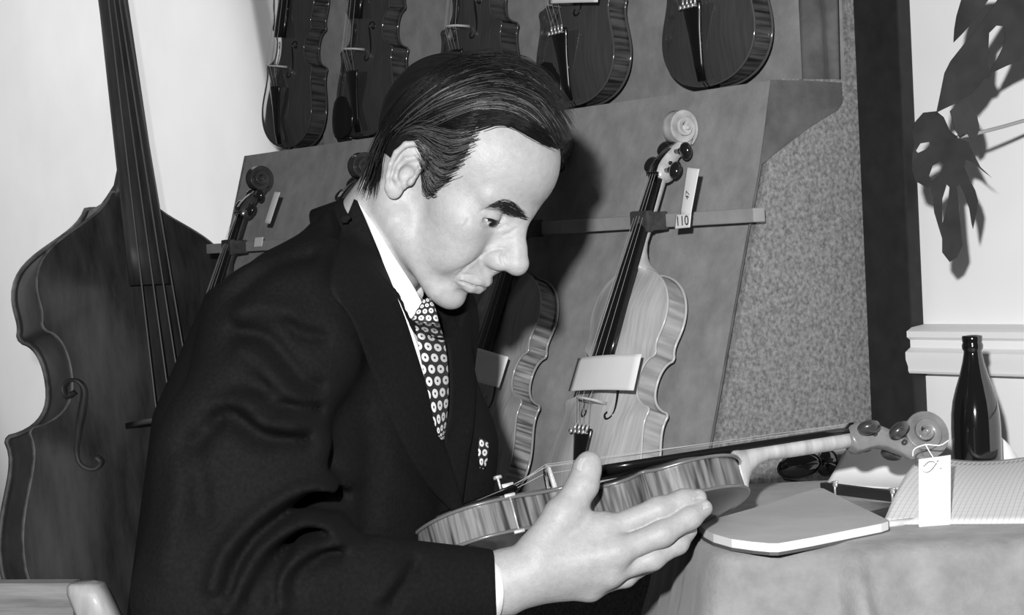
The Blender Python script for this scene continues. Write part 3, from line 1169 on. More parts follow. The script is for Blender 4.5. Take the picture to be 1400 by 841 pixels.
# --- double bass against the far wall
BPARTS, _ = make_parts('bass', BASS_OUT, bass=True)
V_BASS = {
    'top': mat('bass_top', 0.04, 0.5, 0.3, noise=(9, 0.006, 0.050, 8, (3.2, 0.6, 1)), coat=0.15, bump=(70, 0.06)),
    'back': mat('bass_back', 0.05, 0.5), 'ribs': mat('bass_ribs', 0.12, 0.5, 0.3, noise=(12, 0.09, 0.15, 4), coat=0.1),
    'edge': mat('bass_edge', 0.14, 0.5, noise=(20, 0.05, 0.2)),
    'neck': mat('bass_neck', 0.05, 0.5, noise=(12, 0.03, 0.07)), 'scroll': mat('bass_scroll', 0.05, 0.5),
    'black': mat('bass_fingerboard', 0.03, 0.5, noise=(9, 0.015, 0.055, 5, (4, 0.6, 1))), 'bridge': mat('bass_bridge', 0.10, 0.6), 'peg': m_steel, 'string': m_stringd}
bn = np.array([math.sin(math.radians(30)), -math.cos(math.radians(30)), 0])
bs = 0.86
bfr = wall_frame((0, 1.10, 0.1), P(174, 264, 4.25), math.radians(9), math.radians(0.6), s=bs, nvec=bn)
bass = fiddle('double_bass', BPARTS, V_BASS, bfr, 'dark worn double bass leaning by the white wall behind the man', 'double bass', ())

# ------------------------------------------------------------------ the seated man (view-frame metres)
m_skin = mat('skin', 0.355, 0.5, 0.35, noise=(140, 0.325, 0.385, 8), bump=(420, 0.35, 0.0012), sss=0.10)
m_hair = mat('black_hair', 0.006, 0.6, 0.3, noise=(40, 0.004, 0.009))
m_strand = mat('hair_strand', 0.005, 0.48, 0.18)
m_grey_glint = mat('greying_strand', 0.075, 0.35, 0.6)  # greying at the sides; on top, paler colour stands in for highlight streaks
m_brow = mat('eyebrow_hair', 0.012, 0.6, 0.2)
m_suit = mat('dark_wool', 0.008, 0.95, 0.08, noise=(260, 0.006, 0.010, 6), bump=(900, 0.3, 0.001), sheen=0.0)
m_shirt = mat('white_shirt', 0.75, 0.8, 0.2, bump=(500, 0.05))
m_nail = mat('fingernail', 0.44, 0.35, 0.5)
m_eye = mat('eye_white', 0.55, 0.2, 0.5)
m_iris = mat('dark_iris', 0.01, 0.1, 0.6)
m_shoe = mat('black_leather', 0.01, 0.3, 0.5)

# head frame: x forward, y to his left, z up
PSI, TH = math.radians(25), math.radians(39)
_f0 = np.array([math.cos(PSI), -math.sin(PSI), 0]); _l0 = np.array([math.sin(PSI), math.cos(PSI), 0])
HF = math.cos(TH) * _f0 - math.sin(TH) * ZV
HU = math.sin(TH) * _f0 + math.cos(TH) * ZV
HL = _l0
HS = 0.945                                             # his head is a little large
HO = K(564, 243, 1.985) + HL * 0.072 * HS
HM = np.stack([HF, HL, HU], 1) * HS


def hv(p):           # head mm -> view frame
    return HO + (np.asarray(p, float) * 0.001) @ HM.T


def vh(p):           # view frame -> head mm
    return ((np.asarray(p) - HO) @ np.linalg.inv(HM).T) * 1000


COLC = K(531, 343, 2.08); COLA = np.array([0.80, -0.18, 0.55]); COLA /= np.linalg.norm(COLA)
NECK = vh(COLC - COLA * 0.045)


def sym(f, fn, *pts, **kw):
    for s in (1, -1):
        fn(*[[p[0], p[1] * s, p[2]] for p in pts], **kw)


def head_field(step=1.5):
    f = Field((-125, -105, -175), (142, 105, 150), step)
    f.ell((-12, 0, 52), (92, 74, 80), 50)
    f.ell((26, 0, 48), (62, 64, 60), 24)
    f.ell((36, 0, 60), (59, 61, 54), 30)
    f.ell((44, 0, -12), (45, 58, 66), 28)
    for s in (1, -1):
        f.cap((4, s * 50, -52), (70, s * 18, -86), 17, 14, 22)          # jaw
        f.ell((58, s * 48, -4), (24, 14, 15), 20)                       # cheek bone
        f.ell((66, s * 34, -34), (24, 18, 28), 22)                      # cheek
        f.cap((88, s * 10, 33), (72, s * 50, 33), 9, 7, 12)             # brow ridge
    f.ell((80, 0, -89), (17, 20, 15), 12)                               # chin
    f.ell((84, 0, -54), (20, 27, 24), 12)                               # muzzle
    f.skull = f.D.copy()
    # neck
    f.cap((-22, 0, -25), NECK, 54, 57, 22)
    f.cap((10, 0, -66), (NECK[0] + 34, 0, NECK[2] - 16), 24, 26, 25)
    for s in (1, -1):
        f.cap((-22, s * 50, -30), (NECK[0] + 52, s * 14, NECK[2] - 14), 14, 11, 14)
    # eye sockets
    for s in (1, -1):
        f.ell((97, s * 31, 16), (18, 17, 11), 9, sub=True)
        f.ell((73.5, s * 31, 15), (14.2, 15.0, 14.0), 3)                # lids over the eyeball
        f.cap((84, s * 17, 12), (80, s * 45, 9), 2.2, 1.8, 2.2, sub=True)   # half closed lid opening
    # nose
    f.cap((90, 0, 26), (111, 0, -6), 9.0, 11.0, 16)
    f.cap((82, 0, 18), (96, 0, -20), 11, 15, 12)                        # root of the nose
    f.cap((112, 0, -3), (120, 0, -13), 9.5, 11.5, 6)
    f.ell((121, 0, -16), (12, 12.5, 11.5), 5)
    for s in (1, -1):
        f.ell((105, s * 12, -23), (13, 8.0, 10.0), 8)
        f.ell((111, s * 7.5, -34), (6.5, 3.4, 5), 2, sub=True)
    f.cap((104, 0, -33), (101, 0, -44), 6, 5, 8)                        # philtrum
    # lips
    for s in (1, -1):
        f.chain([(104, 0, -53), (101, s * 10, -53.5), (92, s * 24, -60)], [4.2, 4.2, 2.6], 7)
        f.chain([(101, 0, -64), (98, s * 11, -64), (90, s * 22, -61.5)], [4.6, 4.4, 2.4], 7)
    for s in (1, -1):
        f.chain([(109, 0, -58), (105, s * 10, -57.8), (93.5, s * 25, -61.8), (88, s * 31, -66), (83, s * 34, -70)], [1.2, 1.3, 1.6, 1.3, 0.6], 1.8, sub=True)
        f.chain([(101, s * 22, -28), (95, s * 30, -37), (89, s * 36, -50), (84, s * 37, -60)], [1.0, 1.7, 1.5, 0.8], 3.0, sub=True)   # nasolabial
        f.chain([(103, 0, -75), (96, s * 14, -76)], [3.5, 2.5], 7, sub=True)
        f.chain([(98, s * 5, 29), (99, s * 6, 37)], [0.9, 0.3], 2.0, sub=True)     # frown lines
    # ears
    for s in (1, -1):
        eo = np.array([-8.0, 73.0 * s, 0.0])
        e1 = np.array([0.93, -0.34 * s, -0.0]); e1 = e1 / np.linalg.norm(e1)
        tiltv = np.array([-0.22, 0.10 * s, 0.97]); e2 = tiltv - e1 * tiltv.dot(e1); e2 /= np.linalg.norm(e2)
        e3 = np.cross(e1, e2) * (-s); e3 = e3 if e3[1] * s > 0 else -e3
        E = lambda a, b, c=0: eo + e1 * a + e2 * b + e3 * c
        R = np.stack([e1, e2, e3], 1)
        f.ell(E(-4, 3, 0), (16, 28, 4.0), 4, R)
        hel = [E(7, 1, 2), E(9, 12, 3), E(9, 23, 3), E(3, 32, 3), E(-8, 33, 4), E(-17, 25, 4.5), E(-20, 12, 5), E(-18, -2, 4.5), E(-13, -14, 4), E(-7, -24, 3)]
        f.chain(hel, [2.2, 2.8, 3.2, 3.4, 3.4, 3.3, 3.2, 3.0, 2.8, 3.5], 2)
        f.ell(E(0, -23, 2), (8.5, 9, 4.2), 4, R)                         # lobe
        f.chain([E(1, 22, 2), E(-8, 12, 4), E(-10, 0, 4), E(-6, -10, 4), E(1, -14, 3)], [2.5, 3.0, 3.2, 3.2, 3.0], 2.5)   # antihelix
        f.ell(E(1, 0, 4), (8, 9.5, 5), 2, R, sub=True)                   # concha
        f.ell(E(9, -4, 3), (3.5, 5.5, 3.8), 2.5, R)                      # tragus
        f.chain([E(-3, 25, 6), E(-13, 18, 7), E(-15, 4, 7), E(-11, -8, 6)], [1.6, 1.9, 1.7, 1.2], 1.5, sub=True)
    return f


hf = head_field(1.4)
# creases of the near side, found on the first surface and then carved into it
Vh, Fh = hf.mesh(0)
_b0 = BVHTree.FromPolygons(W(hv(Vh)).tolist(), Fh.tolist())
for pts, r, k in (([(692, 341), (680, 340), (664, 346), (648, 358), (634, 369), (624, 381), (619, 392)], 1.1, 2.6), ([(628, 377), (640, 376), (652, 378), (663, 383), (671, 390)], 0.9, 1.6),
                  ([(656, 305), (666, 312), (680, 313), (695, 306)], 0.5, 2.2), ([(654, 291), (664, 287), (680, 291), (693, 299)], 0.5, 1.8), ([(733, 296), (739, 285), (745, 273)], 0.9, 2.2), ([(743, 297), (748, 287), (753, 277)], 0.8, 2.0),
                  ([(691, 342), (685, 352), (689, 363)], 0.7, 2.0), ([(658, 402), (648, 404), (640, 409)], 0.7, 3.0),
                  ([(640, 300), (634, 310), (630, 322)], 0.2, 2.0), ([(705, 312), (698, 318), (688, 322)], 0.3, 2.0)):
    loc = []
    for x, y in spline(pts, 16):
        v = ray(x, y); L = np.linalg.norm(v); h_ = _b0.ray_cast(Vector(CAM), Vector(v / L), 6.0)
        if h_[0] is not None: loc.append(vh((np.array(h_[0]) - CAM) @ M3))
    if len(loc) > 2: hf.chain(loc, np.interp(np.linspace(0, 1, len(loc)), [0, 0.15, 0.8, 1], [r * 0.3, r, r, r * 0.2]), k, sub=True)
Vh, Fh = hf.mesh(1)
Vh = hv(Vh)

# ---- right hand
HAND_S = 0.0011


def hand_field(step):
    f = Field(K(610, 850, 1.90) - 0.01, K(1000, 596, 2.10) + 0.012, step)
    w0 = K(600, 822, 1.985); w1 = K(690, 797, 1.975); w2 = K(725, 778, 1.972)
    f.cap(w0, w1, 0.0300, 0.0275, 0.01)
    f.cap(w1 + [0, 0, .008], w2 + [0, 0, .004], 0.0240, 0.0220, 0.012)
    f.cap(w1 - [0, 0, .010], w2 - [0, 0, .008], 0.0210, 0.0200, 0.012)
    mcp = [K(826, 727, 1.985), K(842, 755, 1.972), K(832, 782, 1.980), K(806, 803, 1.992)]
    cb = [K(738, 760, 1.975), K(740, 775, 1.970), K(736, 790, 1.975), K(730, 800, 1.982)]
    rr = [0.0150, 0.0145, 0.0135, 0.0125]
    for c, m_, r in zip(cb, mcp, rr):
        f.cap(c, m_, 0.0175, r, 0.014)
    for i in range(3):
        f.cap(mcp[i], mcp[i + 1], 0.0110, 0.0105, 0.012)
    # thumb
    th = [K(735, 752, 1.972), K(772, 703, 1.982), K(797, 663, 1.992), K(803, 640, 1.997), K(806, 632, 1.998)]
    f.chain(th, [0.0195, 0.0170, 0.0148, 0.0132, 0.0108], 0.006)
    f.ell(K(768, 708, 1.982), (0.017, 0.015, 0.018), 0.008)
    # web between thumb and index
    f.cap(K(776, 716, 1.99), K(822, 722, 1.99), 0.0115, 0.0125, 0.016)
    # knuckle dimples and fingers
    idx = [mcp[0], K(900, 697, 1.990), K(935, 685, 1.998), K(954, 681, 2.004)]
    mid = [mcp[1], K(905, 730, 1.978), K(943, 708, 1.988), K(962, 695, 1.998)]
    rin = [mcp[2], K(892, 764, 1.988), K(927, 744, 2.002), K(943, 726, 2.018)]
    lit = [mcp[3], K(855, 789, 2.005), K(888, 770, 2.025), K(902, 752, 2.040)]
    fing = f.blank()
    for pts, rs in ((idx, [0.0128, 0.0118, 0.0107, 0.0090]), (mid, [0.0130, 0.0118, 0.0106, 0.0088]),
                    (rin, [0.0122, 0.0105, 0.0092, 0.0075]), (lit, [0.0112, 0.0092, 0.0082, 0.0068])):
        g_ = f.blank()
        g_.chain(pts, rs, 0.007)
        fing.D = smin(fing.D, g_.D, 0.0016)
    f.D = smin(f.D, fing.D, 0.0055)
    # creases: knuckle folds, tendons of the wrist
    for a, b_ in ((K(786, 668, 1.965), K(808, 676, 1.965)), (K(788, 661, 1.965), K(810, 668, 1.966))):
        f.cap(a, b_, 0.0022, 0.0022, 0.004, sub=True)
    f.chain([K(760, 812, 1.945), K(800, 795, 1.945), K(842, 783, 1.95)], 0.0012, 0.006, sub=True)
    f.chain([K(775, 826, 1.95), K(815, 812, 1.955), K(850, 800, 1.965)], 0.0012, 0.005, sub=True)
    f.chain([K(842, 716, 1.965), K(800, 725, 1.955)], 0.0015, 0.008, sub=True)
    for a in (K(690, 820, 1.94), K(700, 823, 1.94)):
        f.cap(a, a + [0.02, 0, -0.012], 0.0008, 0.0008, 0.004, sub=True)
    return f


hd = hand_field(0.0013)
V2, F2 = hd.mesh(1)

# ---- hair: shell over the skull, inside a hairline given in the head's own side view (x, z)
HAIRLINE = [(104, 106), (88, 104), (74, 103), (52, 104), (30, 92), (24, 84), (30, 70), (36, 60), (34, 40), (28, 20), (18, -8), (13, -9), (9, 6), (2, 20), (-6, 32),
            (-20, 33), (-27, 20), (-28, -6), (-30, -34), (-38, -52), (-52, -60), (-75, -62), (-140, -55), (-140, 175), (125, 175), (125, 120)]


def poly_sd(X, Z, poly):
    p = np.array(poly, float); q = np.roll(p, -1, 0)
    d = np.full(X.shape, 1e9); ins = np.zeros(X.shape, bool)
    for a, b_ in zip(p, q):
        v = b_ - a; t = np.clip(((X - a[0]) * v[0] + (Z - a[1]) * v[1]) / (v @ v), 0, 1)
        d = np.minimum(d, np.hypot(X - a[0] - t * v[0], Z - a[1] - t * v[1]))
        c = (a[1] > Z) != (b_[1] > Z)
        xi = a[0] + (Z - a[1]) / (b_[1] - a[1] + 1e-12) * v[0]
        ins ^= c & (X < xi)
    return np.where(ins, -d, d)


fhair = Field.__new__(Field)
fhair.lo, fhair.step, fhair.ax = hf.lo, hf.step, hf.ax
Xh, Yh, Zh = np.meshgrid(*hf.ax, indexing='ij', sparse=True)
X2 = Xh[:, 0, :] + 0 * Zh[:, 0, :]; Z2 = Zh[:, 0, :] + 0 * Xh[:, 0, :]
psd = poly_sd(X2, Z2, HAIRLINE)
tk = 3.0 + 4.5 * np.clip((Z2 - 60) / 50, 0, 1) * np.clip((X2 + 50) / 60, 0, 1) + 6.5 * np.exp(-(((X2 - 70) / 34) ** 2 + ((Z2 - 120) / 26) ** 2)) + 4.0 * np.exp(-(((X2 + 75) / 40) ** 2 + ((Z2 + 10) / 50) ** 2))
tk = tk * np.clip(-psd / 15 + 0.05, 0.05, 1)
comb = 0.9 * np.sin(Yh * 0.42 + 2.5 * np.sin(Xh * 0.03) + Zh * 0.05) * np.sin(Yh * 0.17 + 1.0 + Xh * 0.02)
dh = hf.skull - (tk[:, None, :] + comb * np.clip((Zh - 40) / 40, 0.3, 1))
pd = np.repeat((psd + 0.0)[:, None, :], dh.shape[1], 1)
fhair.D = (-smin(-dh, -pd, 3.0)).astype(np.float32)
VHr, FHr = fhair.mesh(1)
VHr = hv(VHr)

# ---- covered body core and legs (coarse), joined to head and hand in one body mesh
BF = np.array([math.cos(PSI), -math.sin(PSI), 0.0])      # chest direction
BR = np.array([-math.sin(PSI), -math.cos(PSI), 0.0])     # his right
NB = K(505, 345, 2.085)
AX_T = K(468, 400, 2.09); AX_M = K(432, 560, 2.10); AX_B = K(395, 800, 2.11); HIP = K(385, 985, 2.12)
RS = K(388, 462, 1.915); RE = K(285, 812, 1.815); RW = K(690, 802, 1.975)
LS = K(572, 442, 2.23)
LE = K(590, 850, 2.36); LW = K(655, 915, 2.15)
HIPR = HIP + BR * 0.09; HIPL = HIP - BR * 0.09
BL = np.array([math.cos(0.98), -math.sin(0.98), 0.0])
KNR = HIPR + BL * 0.40 + np.array([0, 0, 0.01]); KNL = HIPL + BL * 0.40 + np.array([0, 0, 0.01])
FLOOR = -1.07                                             # view-frame height of the floor is close to this below the camera
ANR = KNR + BF * 0.02; ANL = KNL + BF * 0.02
zw = lambda p: W(p)[2]


def drop(p, z):
    """view-frame point straight below p at world height z"""
    w = W(p); w = np.array([w[0], w[1], z])
    return (w - CAM) @ M3


ANR = drop(ANR, 0.10); ANL = drop(ANL, 0.10)
fb = Field((-0.45, 1.45, -1.12), (0.45, 2.6, 0.12), 0.010)
fb.cap(NB * 0.5 + AX_T * 0.5, AX_T * 0.5 + AX_M * 0.5, 0.045, 0.07, 0.03); fb.cap(AX_T * 0.35 + AX_M * 0.65, AX_B, 0.09, 0.10, 0.03); fb.cap(AX_B, HIP, 0.10, 0.10, 0.03)
fb.chain([AX_T * 0.5 + AX_M * 0.5, RS, RE, K(640, 808, 1.955)], [0.06, 0.050, 0.042, 0.022], 0.02)
fb.chain([AX_T * 0.5 + AX_M * 0.5, LS, LE, LW], [0.06, 0.050, 0.042, 0.030], 0.02)
fb.chain([HIP, HIPR, KNR, ANR], [0.09, 0.075, 0.055, 0.04], 0.02); fb.chain([HIP, HIPL, KNL, ANL], [0.09, 0.075, 0.055, 0.04], 0.02)
V3, F3 = fb.mesh(0)
# left hand resting on the lap, out of the frame
fl = Field(LW - 0.13, LW + 0.19, 0.003)
fl.cap(LW, LW + BF * 0.09, 0.026, 0.030, 0.01)
for i in range(4):
    a = LW + BF * 0.09 + BR * (0.03 - 0.02 * i) + [0, 0, 0.004]
    fl.chain([a, a + BF * (0.045 - 0.004 * abs(i - 1)), a + BF * 0.075 + [0, 0, -0.016]], [0.0105, 0.0095, 0.008], 0.003)
fl.chain([LW + BF * 0.03 + BR * 0.02, LW + BF * 0.07 + BR * 0.05, LW + BF * 0.095 + BR * 0.055], [0.016, 0.012, 0.010], 0.006)
V4, F4 = fl.mesh(0)
Va = [Vh, V2, V3, V4]; Fa = [Fh, F2, F3, F4]
offs = np.cumsum([0] + [len(v) for v in Va[:-1]])
VB = np.concatenate(Va); FB = np.concatenate([f_ + o_ for f_, o_ in zip(Fa, offs)])
base = W(HIP); base[2] = 0.0
me = fast_mesh('person', W(VB) - base, FB, [m_skin])
person = bpy.data.objects.new('person', me); COL.objects.link(person); person.location = Vector(base)
bpy.context.view_layer.update()
tag(person, 'man in a dark suit and dotted tie, seated, bending over the violin in his hand', 'person')


def child(name, V, F, material):
    me_ = fast_mesh(name, W(V) - base, F, [material])
    o_ = bpy.data.objects.new(name, me_); COL.objects.link(o_); o_.parent = person
    return o_


# ---- jacket
def poly_dist(X, Z, pts):
    d = np.full(np.broadcast(X, Z).shape, 1e9, np.float32)
    for p, q in zip(pts[:-1], pts[1:]):
        v = q - p; L = float((v * v).sum()) + 1e-12
        t = np.clip(((X - p[0]) * v[0] + (Z - p[1]) * v[1]) / L, 0, 1)
        d = np.minimum(d, (X - p[0] - t * v[0]) ** 2 + (Z - p[1] - t * v[1]) ** 2)
    return np.sqrt(d)


fj = Field((-0.44, 1.66, -0.44), (0.06, 2.52, 0.13), 0.0036)


def torso(X, Y, Z):
    # elliptic tube along the leaning trunk; sections: (height, centre, half depth, half width)
    zs = np.array([AX_B[2] - 0.2, AX_B[2], AX_M[2], AX_T[2], AX_T[2] + 0.04, AX_T[2] + 0.075])
    cx_ = np.interp(Z, zs, [AX_B[0] - .02, AX_B[0], AX_M[0], AX_T[0], AX_T[0] + 0.012, NB[0] + 0.004])
    cy_ = np.interp(Z, zs, [AX_B[1], AX_B[1], AX_M[1], AX_T[1], AX_T[1], NB[1]])
    ra = np.interp(Z, zs, [0.150, 0.142, 0.138, 0.112, 0.080, 0.004])
    rb = np.interp(Z, zs, [0.190, 0.195, 0.210, 0.182, 0.110, 0.004])
    x = X - cx_; y = Y - cy_
    a = (x * BF[0] + y * BF[1]) / ra; b_ = (x * BR[0] + y * BR[1]) / rb
    k0 = np.sqrt(a * a + b_ * b_) + 1e-6
    return (k0 - 1) * np.minimum(ra, rb) * 0.95


fj.apply(torso, fj.lo, [a[-1] for a in fj.ax], 0.01)
fj.cap(NB + [-0.010, 0, -0.004], RS + [0.0, 0.01, 0.008], 0.053, 0.064, 0.035)
fj.cap(NB + [0.0, 0, 0.0], LS + [0.0, 0, 0.0], 0.050, 0.056, 0.04)
fj.chain([RS, K(322, 625, 1.855), RE], [0.067, 0.066, 0.066], 0.035)
fj.chain([LS, LE], [0.057, 0.058], 0.025)
fj.chain([LE, LW], [0.058, 0.045], 0.02)
fj.chain([K(575, 520, 2.15), K(594, 610, 2.16), K(598, 720, 2.17)], [0.050, 0.060, 0.060], 0.03)     # left breast of the jacket
fj.chain([RE + [0.005, 0, 0.0], K(480, 812, 1.89), K(676, 806, 1.97)], [0.068, 0.056, 0.0385], 0.016)
# collar roll behind the neck
fj.chain([K(474, 300, 1.985), K(464, 308, 2.03), K(470, 304, 2.12), K(500, 308, 2.17)], [0.008, 0.009, 0.009, 0.008], 0.02)


def neck_open(X, Y, Z):
    x, y, z = X - COLC[0], Y - COLC[1], Z - COLC[2]
    t = x * COLA[0] + y * COLA[1] + z * COLA[2]
    rad = np.sqrt(np.maximum(x * x + y * y + z * z - t * t, 0))
    return np.maximum(rad - 0.105, -(t + 0.013 + 0.06 * np.maximum(rad - 0.06, 0)))


fj.apply(neck_open, COLC - 0.22, COLC + 0.22, 0.006, sub=True)
fj.cap(COLC + COLA * 0.05, COLC - COLA * 0.02, 0.059, 0.060, 0.003, sub=True)     # neck opening
# creases of the sleeve and chest (ridges +, grooves -): image polylines carried to the near side of the cloth
FOLD = [(+0.011, 0.008, [(307, 790), (317, 752), (340, 720), (380, 686), (423, 669), (455, 680)], 1.80),
        (-0.010, 0.006, [(322, 800), (330, 765), (352, 732), (388, 702), (425, 684), (450, 694)], 1.80),
        (+0.010, 0.008, [(323, 822), (352, 772), (369, 743), (409, 720), (446, 726)], 1.80),
        (-0.009, 0.006, [(345, 815), (362, 776), (382, 750), (412, 734), (440, 738)], 1.80),
        (+0.009, 0.008, [(395, 812), (392, 789), (403, 766), (432, 743), (466, 740)], 1.83),
        (-0.008, 0.006, [(382, 812), (382, 780), (394, 752)], 1.82), (-0.008, 0.006, [(408, 805), (412, 780), (440, 760), (462, 758)], 1.84),
        (+0.011, 0.009, [(303, 553), (319, 545), (342, 550), (372, 575), (400, 588)], 1.80),
        (-0.012, 0.008, [(300, 575), (311, 566), (337, 585), (363, 600), (405, 602)], 1.80),
        (-0.009, 0.007, [(321, 455), (358, 461), (379, 482), (410, 521), (425, 530)], 1.83),
        (+0.008, 0.010, [(330, 480), (352, 490), (378, 515), (408, 545)], 1.82),
        (-0.008, 0.006, [(395, 443), (410, 456), (436, 461)], 1.85), (-0.009, 0.006, [(371, 563), (389, 555), (425, 560)], 1.83),
        (-0.008, 0.009, [(280, 600), (300, 560), (312, 540), (345, 530), (360, 535)], 1.82),
        (+0.008, 0.010, [(330, 425), (365, 420), (400, 430)], 1.85),
        (-0.008, 0.010, [(262, 610), (275, 660), (280, 700)], 1.80), (+0.006, 0.014, [(262, 640), (250, 700), (240, 760)], 1.8),
        (-0.007, 0.006, [(538, 815), (556, 790), (566, 772)], 1.9), (+0.005, 0.008, [(528, 800), (546, 778)], 1.9),
        (-0.006, 0.008, [(335, 405), (375, 370), (420, 352)], 1.93),
        (-0.005, 0.012, [(500, 560), (512, 620), (505, 700)], 2.0), (+0.004, 0.014, [(470, 600), (478, 680)], 2.0)]
Xg, Yg, Zg = np.meshgrid(*fj.ax, indexing='ij', sparse=True)
near = np.clip((2.02 - Yg) / 0.05, 0, 1)
X2 = (Xg[:, 0, :] + 0 * Zg[:, 0, :]); Z2 = (Zg[:, 0, :] + 0 * Xg[:, 0, :])
for amp, wd, pts, dd in FOLD:
    q = np.array([K(x, y, dd)[[0, 2]] for x, y in spline(pts, 14)])
    gx = amp * 1.75 * np.exp(-(poly_dist(X2, Z2, q) / (wd * 1.15)) ** 2)
    fj.D -= (gx[:, None, :] * near).astype(np.float32)
# end of the sleeve: cut square, hollow inside
_pn = np.array([1.0, 0.0, 0.03]); _pn /= np.linalg.norm(_pn); _pc = K(677, 806, 1.97); _pc[0] = -0.0155
_pl = (Xg - _pc[0]) * _pn[0] + (Yg - _pc[1]) * _pn[1] + (Zg - _pc[2]) * _pn[2]
_loc = (Xg > -0.10) & (Yg < 2.06) & (Zg < -0.18)
fj.D = np.where(_loc, np.maximum(fj.D, _pl), fj.D).astype(np.float32)
fj.cap(_pc - _pn * 0.012, _pc + _pn * 0.05, 0.0305, 0.0305, 0.001, sub=True)
VJ, FJ = fj.mesh(3)
jacket = child('jacket', VJ, FJ, m_suit)
tag(jacket, 'dark wool suit jacket with creased sleeve')

# ---- trousers and shoes, below the frame
ft = Field((-0.45, 1.45, -1.12), (0.45, 2.5, -0.22), 0.009)
ft.chain([AX_B * 0.3 + HIP * 0.7, HIP], [0.125, 0.130], 0.03)
ft.chain([HIPR, KNR, ANR], [0.098, 0.075, 0.055], 0.02); ft.chain([HIPL, KNL, ANL], [0.098, 0.075, 0.055], 0.02)
VT, FT = ft.mesh(1)
child('trousers', VT, FT, m_suit)
for an in (ANR, ANL):
    a = drop(an, 0.05)
    fs_ = Field(a - [0.1, 0.2, 0.09], a + [0.3, 0.2, 0.12], 0.006)
    fs_.chain([drop(an, 0.055), drop(an + BF * 0.09, 0.045), drop(an + BF * 0.17, 0.036)], [0.045, 0.040, 0.032], 0.02)
    fs_.cap(drop(an, 0.13), drop(an, 0.06), 0.048, 0.045, 0.01)
    VS, FS = fs_.mesh(1)
    child('shoe', VS, FS, m_shoe)

# ---- things laid on the cloth: traced outline, own thickness, resting on the surface behind it
_bv = {}


def bvh(*objs):
    key = tuple(o_.name for o_ in objs)
    if key not in _bv:
        vs_, fs_ = [], []
        for o_ in objs:
            b0 = len(vs_)
            mw = np.array(o_.matrix_local); co = np.empty(len(o_.data.vertices) * 3, np.float32)
            o_.data.vertices.foreach_get('co', co); co = co.reshape(-1, 3)
            wco = co + (base if o_.parent is person or o_ is person else 0)
            vs_ += wco.tolist()
            fs_ += [tuple(i + b0 for i in p.vertices) for p in o_.data.polygons]
        _bv[key] = BVHTree.FromPolygons(vs_, fs_)
    return _bv[key]


def drape(name, left, right, bv, lift, material, parent=None, nr=24, nc=7, thick=0.004, dmax=None, crown=0.0, dflt=2.05, depths=None):
    """strip between two image polylines laid on the surface bv; lift towards the viewer, closed with a thickness"""
    A, B = spline(left, nr), spline(right, nr)
    G = np.zeros((nr, nc, 3)); last = dflt
    for i in range(nr):
        for j in range(nc):
            s = j / (nc - 1)
            px, py = A[i] * (1 - s) + B[i] * s
            v = ray(px, py); L = np.linalg.norm(v)
            h_ = bv.ray_cast(Vector(CAM), Vector(v / L), 6.0)
            d = h_[3] / L if h_[0] is not None else last
            if dmax and d > dmax: d = last
            last = d
            if depths is not None: d = float(np.interp(i / (nr - 1), np.linspace(0, 1, len(depths)), depths))
            G[i, j, 2] = d; G[i, j, 0] = px; G[i, j, 1] = py
    d = G[..., 2].copy()
    for _ in range(3):
        d[1:-1] = 0.25 * d[:-2] + 0.5 * d[1:-1] + 0.25 * d[2:]
        d[:, 1:-1] = 0.25 * d[:, :-2] + 0.5 * d[:, 1:-1] + 0.25 * d[:, 2:]
    out = np.zeros((nr, nc, 3))
    for i in range(nr):
        for j in range(nc):
            s = j / (nc - 1)
            out[i, j] = P(G[i, j, 0], G[i, j, 1], d[i, j] - lift - crown * math.sin(math.pi * s))
    m_ = MB(); m_.slab(out - base, FW * thick)
    o_ = m_.build(name, material)
    o_.parent = parent or person
    if parent is None: o_.location = (0, 0, 0)
    return o_


def dots_mat(name, nu, nv):
    """woven tie: dark ground with pale ovals, each with a dark centre"""
    m_, nt, b_ = _nodes(name)
    b_.inputs['Roughness'].default_value = 0.6
    tc = nt.nodes.new('ShaderNodeTexCoord'); sep = nt.nodes.new('ShaderNodeSeparateXYZ')
    nt.links.new(tc.outputs['UV'], sep.inputs[0])

    def M(op, a, b2=None):
        n_ = nt.nodes.new('ShaderNodeMath'); n_.operation = op
        for i_, q_ in enumerate((a, b2)):
            if q_ is None: continue
            if isinstance(q_, (int, float)): n_.inputs[i_].default_value = q_
            else: nt.links.new(q_, n_.inputs[i_])
        return n_.outputs[0]
    u = M('MULTIPLY', sep.outputs[0], nu); v = M('MULTIPLY', sep.outputs[1], nv)
    odd = M('MULTIPLY', M('MODULO', M('FLOOR', v), 2.0), 0.5)
    fu = M('SUBTRACT', M('FRACT', M('ADD', u, odd)), 0.5); fv = M('SUBTRACT', M('FRACT', v), 0.5)
    r = M('SQRT', M('ADD', M('MULTIPLY', fu, fu), M('MULTIPLY', fv, fv)))
    disc = M('LESS_THAN', r, 0.38); eye = M('LESS_THAN', r, 0.11)
    val = M('ADD', M('MULTIPLY', M('SUBTRACT', disc, eye), 0.70), 0.010)
    cb = nt.nodes.new('ShaderNodeCombineColor')
    for i_ in range(3): nt.links.new(val, cb.inputs[i_])
    nt.links.new(cb.outputs[0], b_.inputs['Base Color'])
    return m_


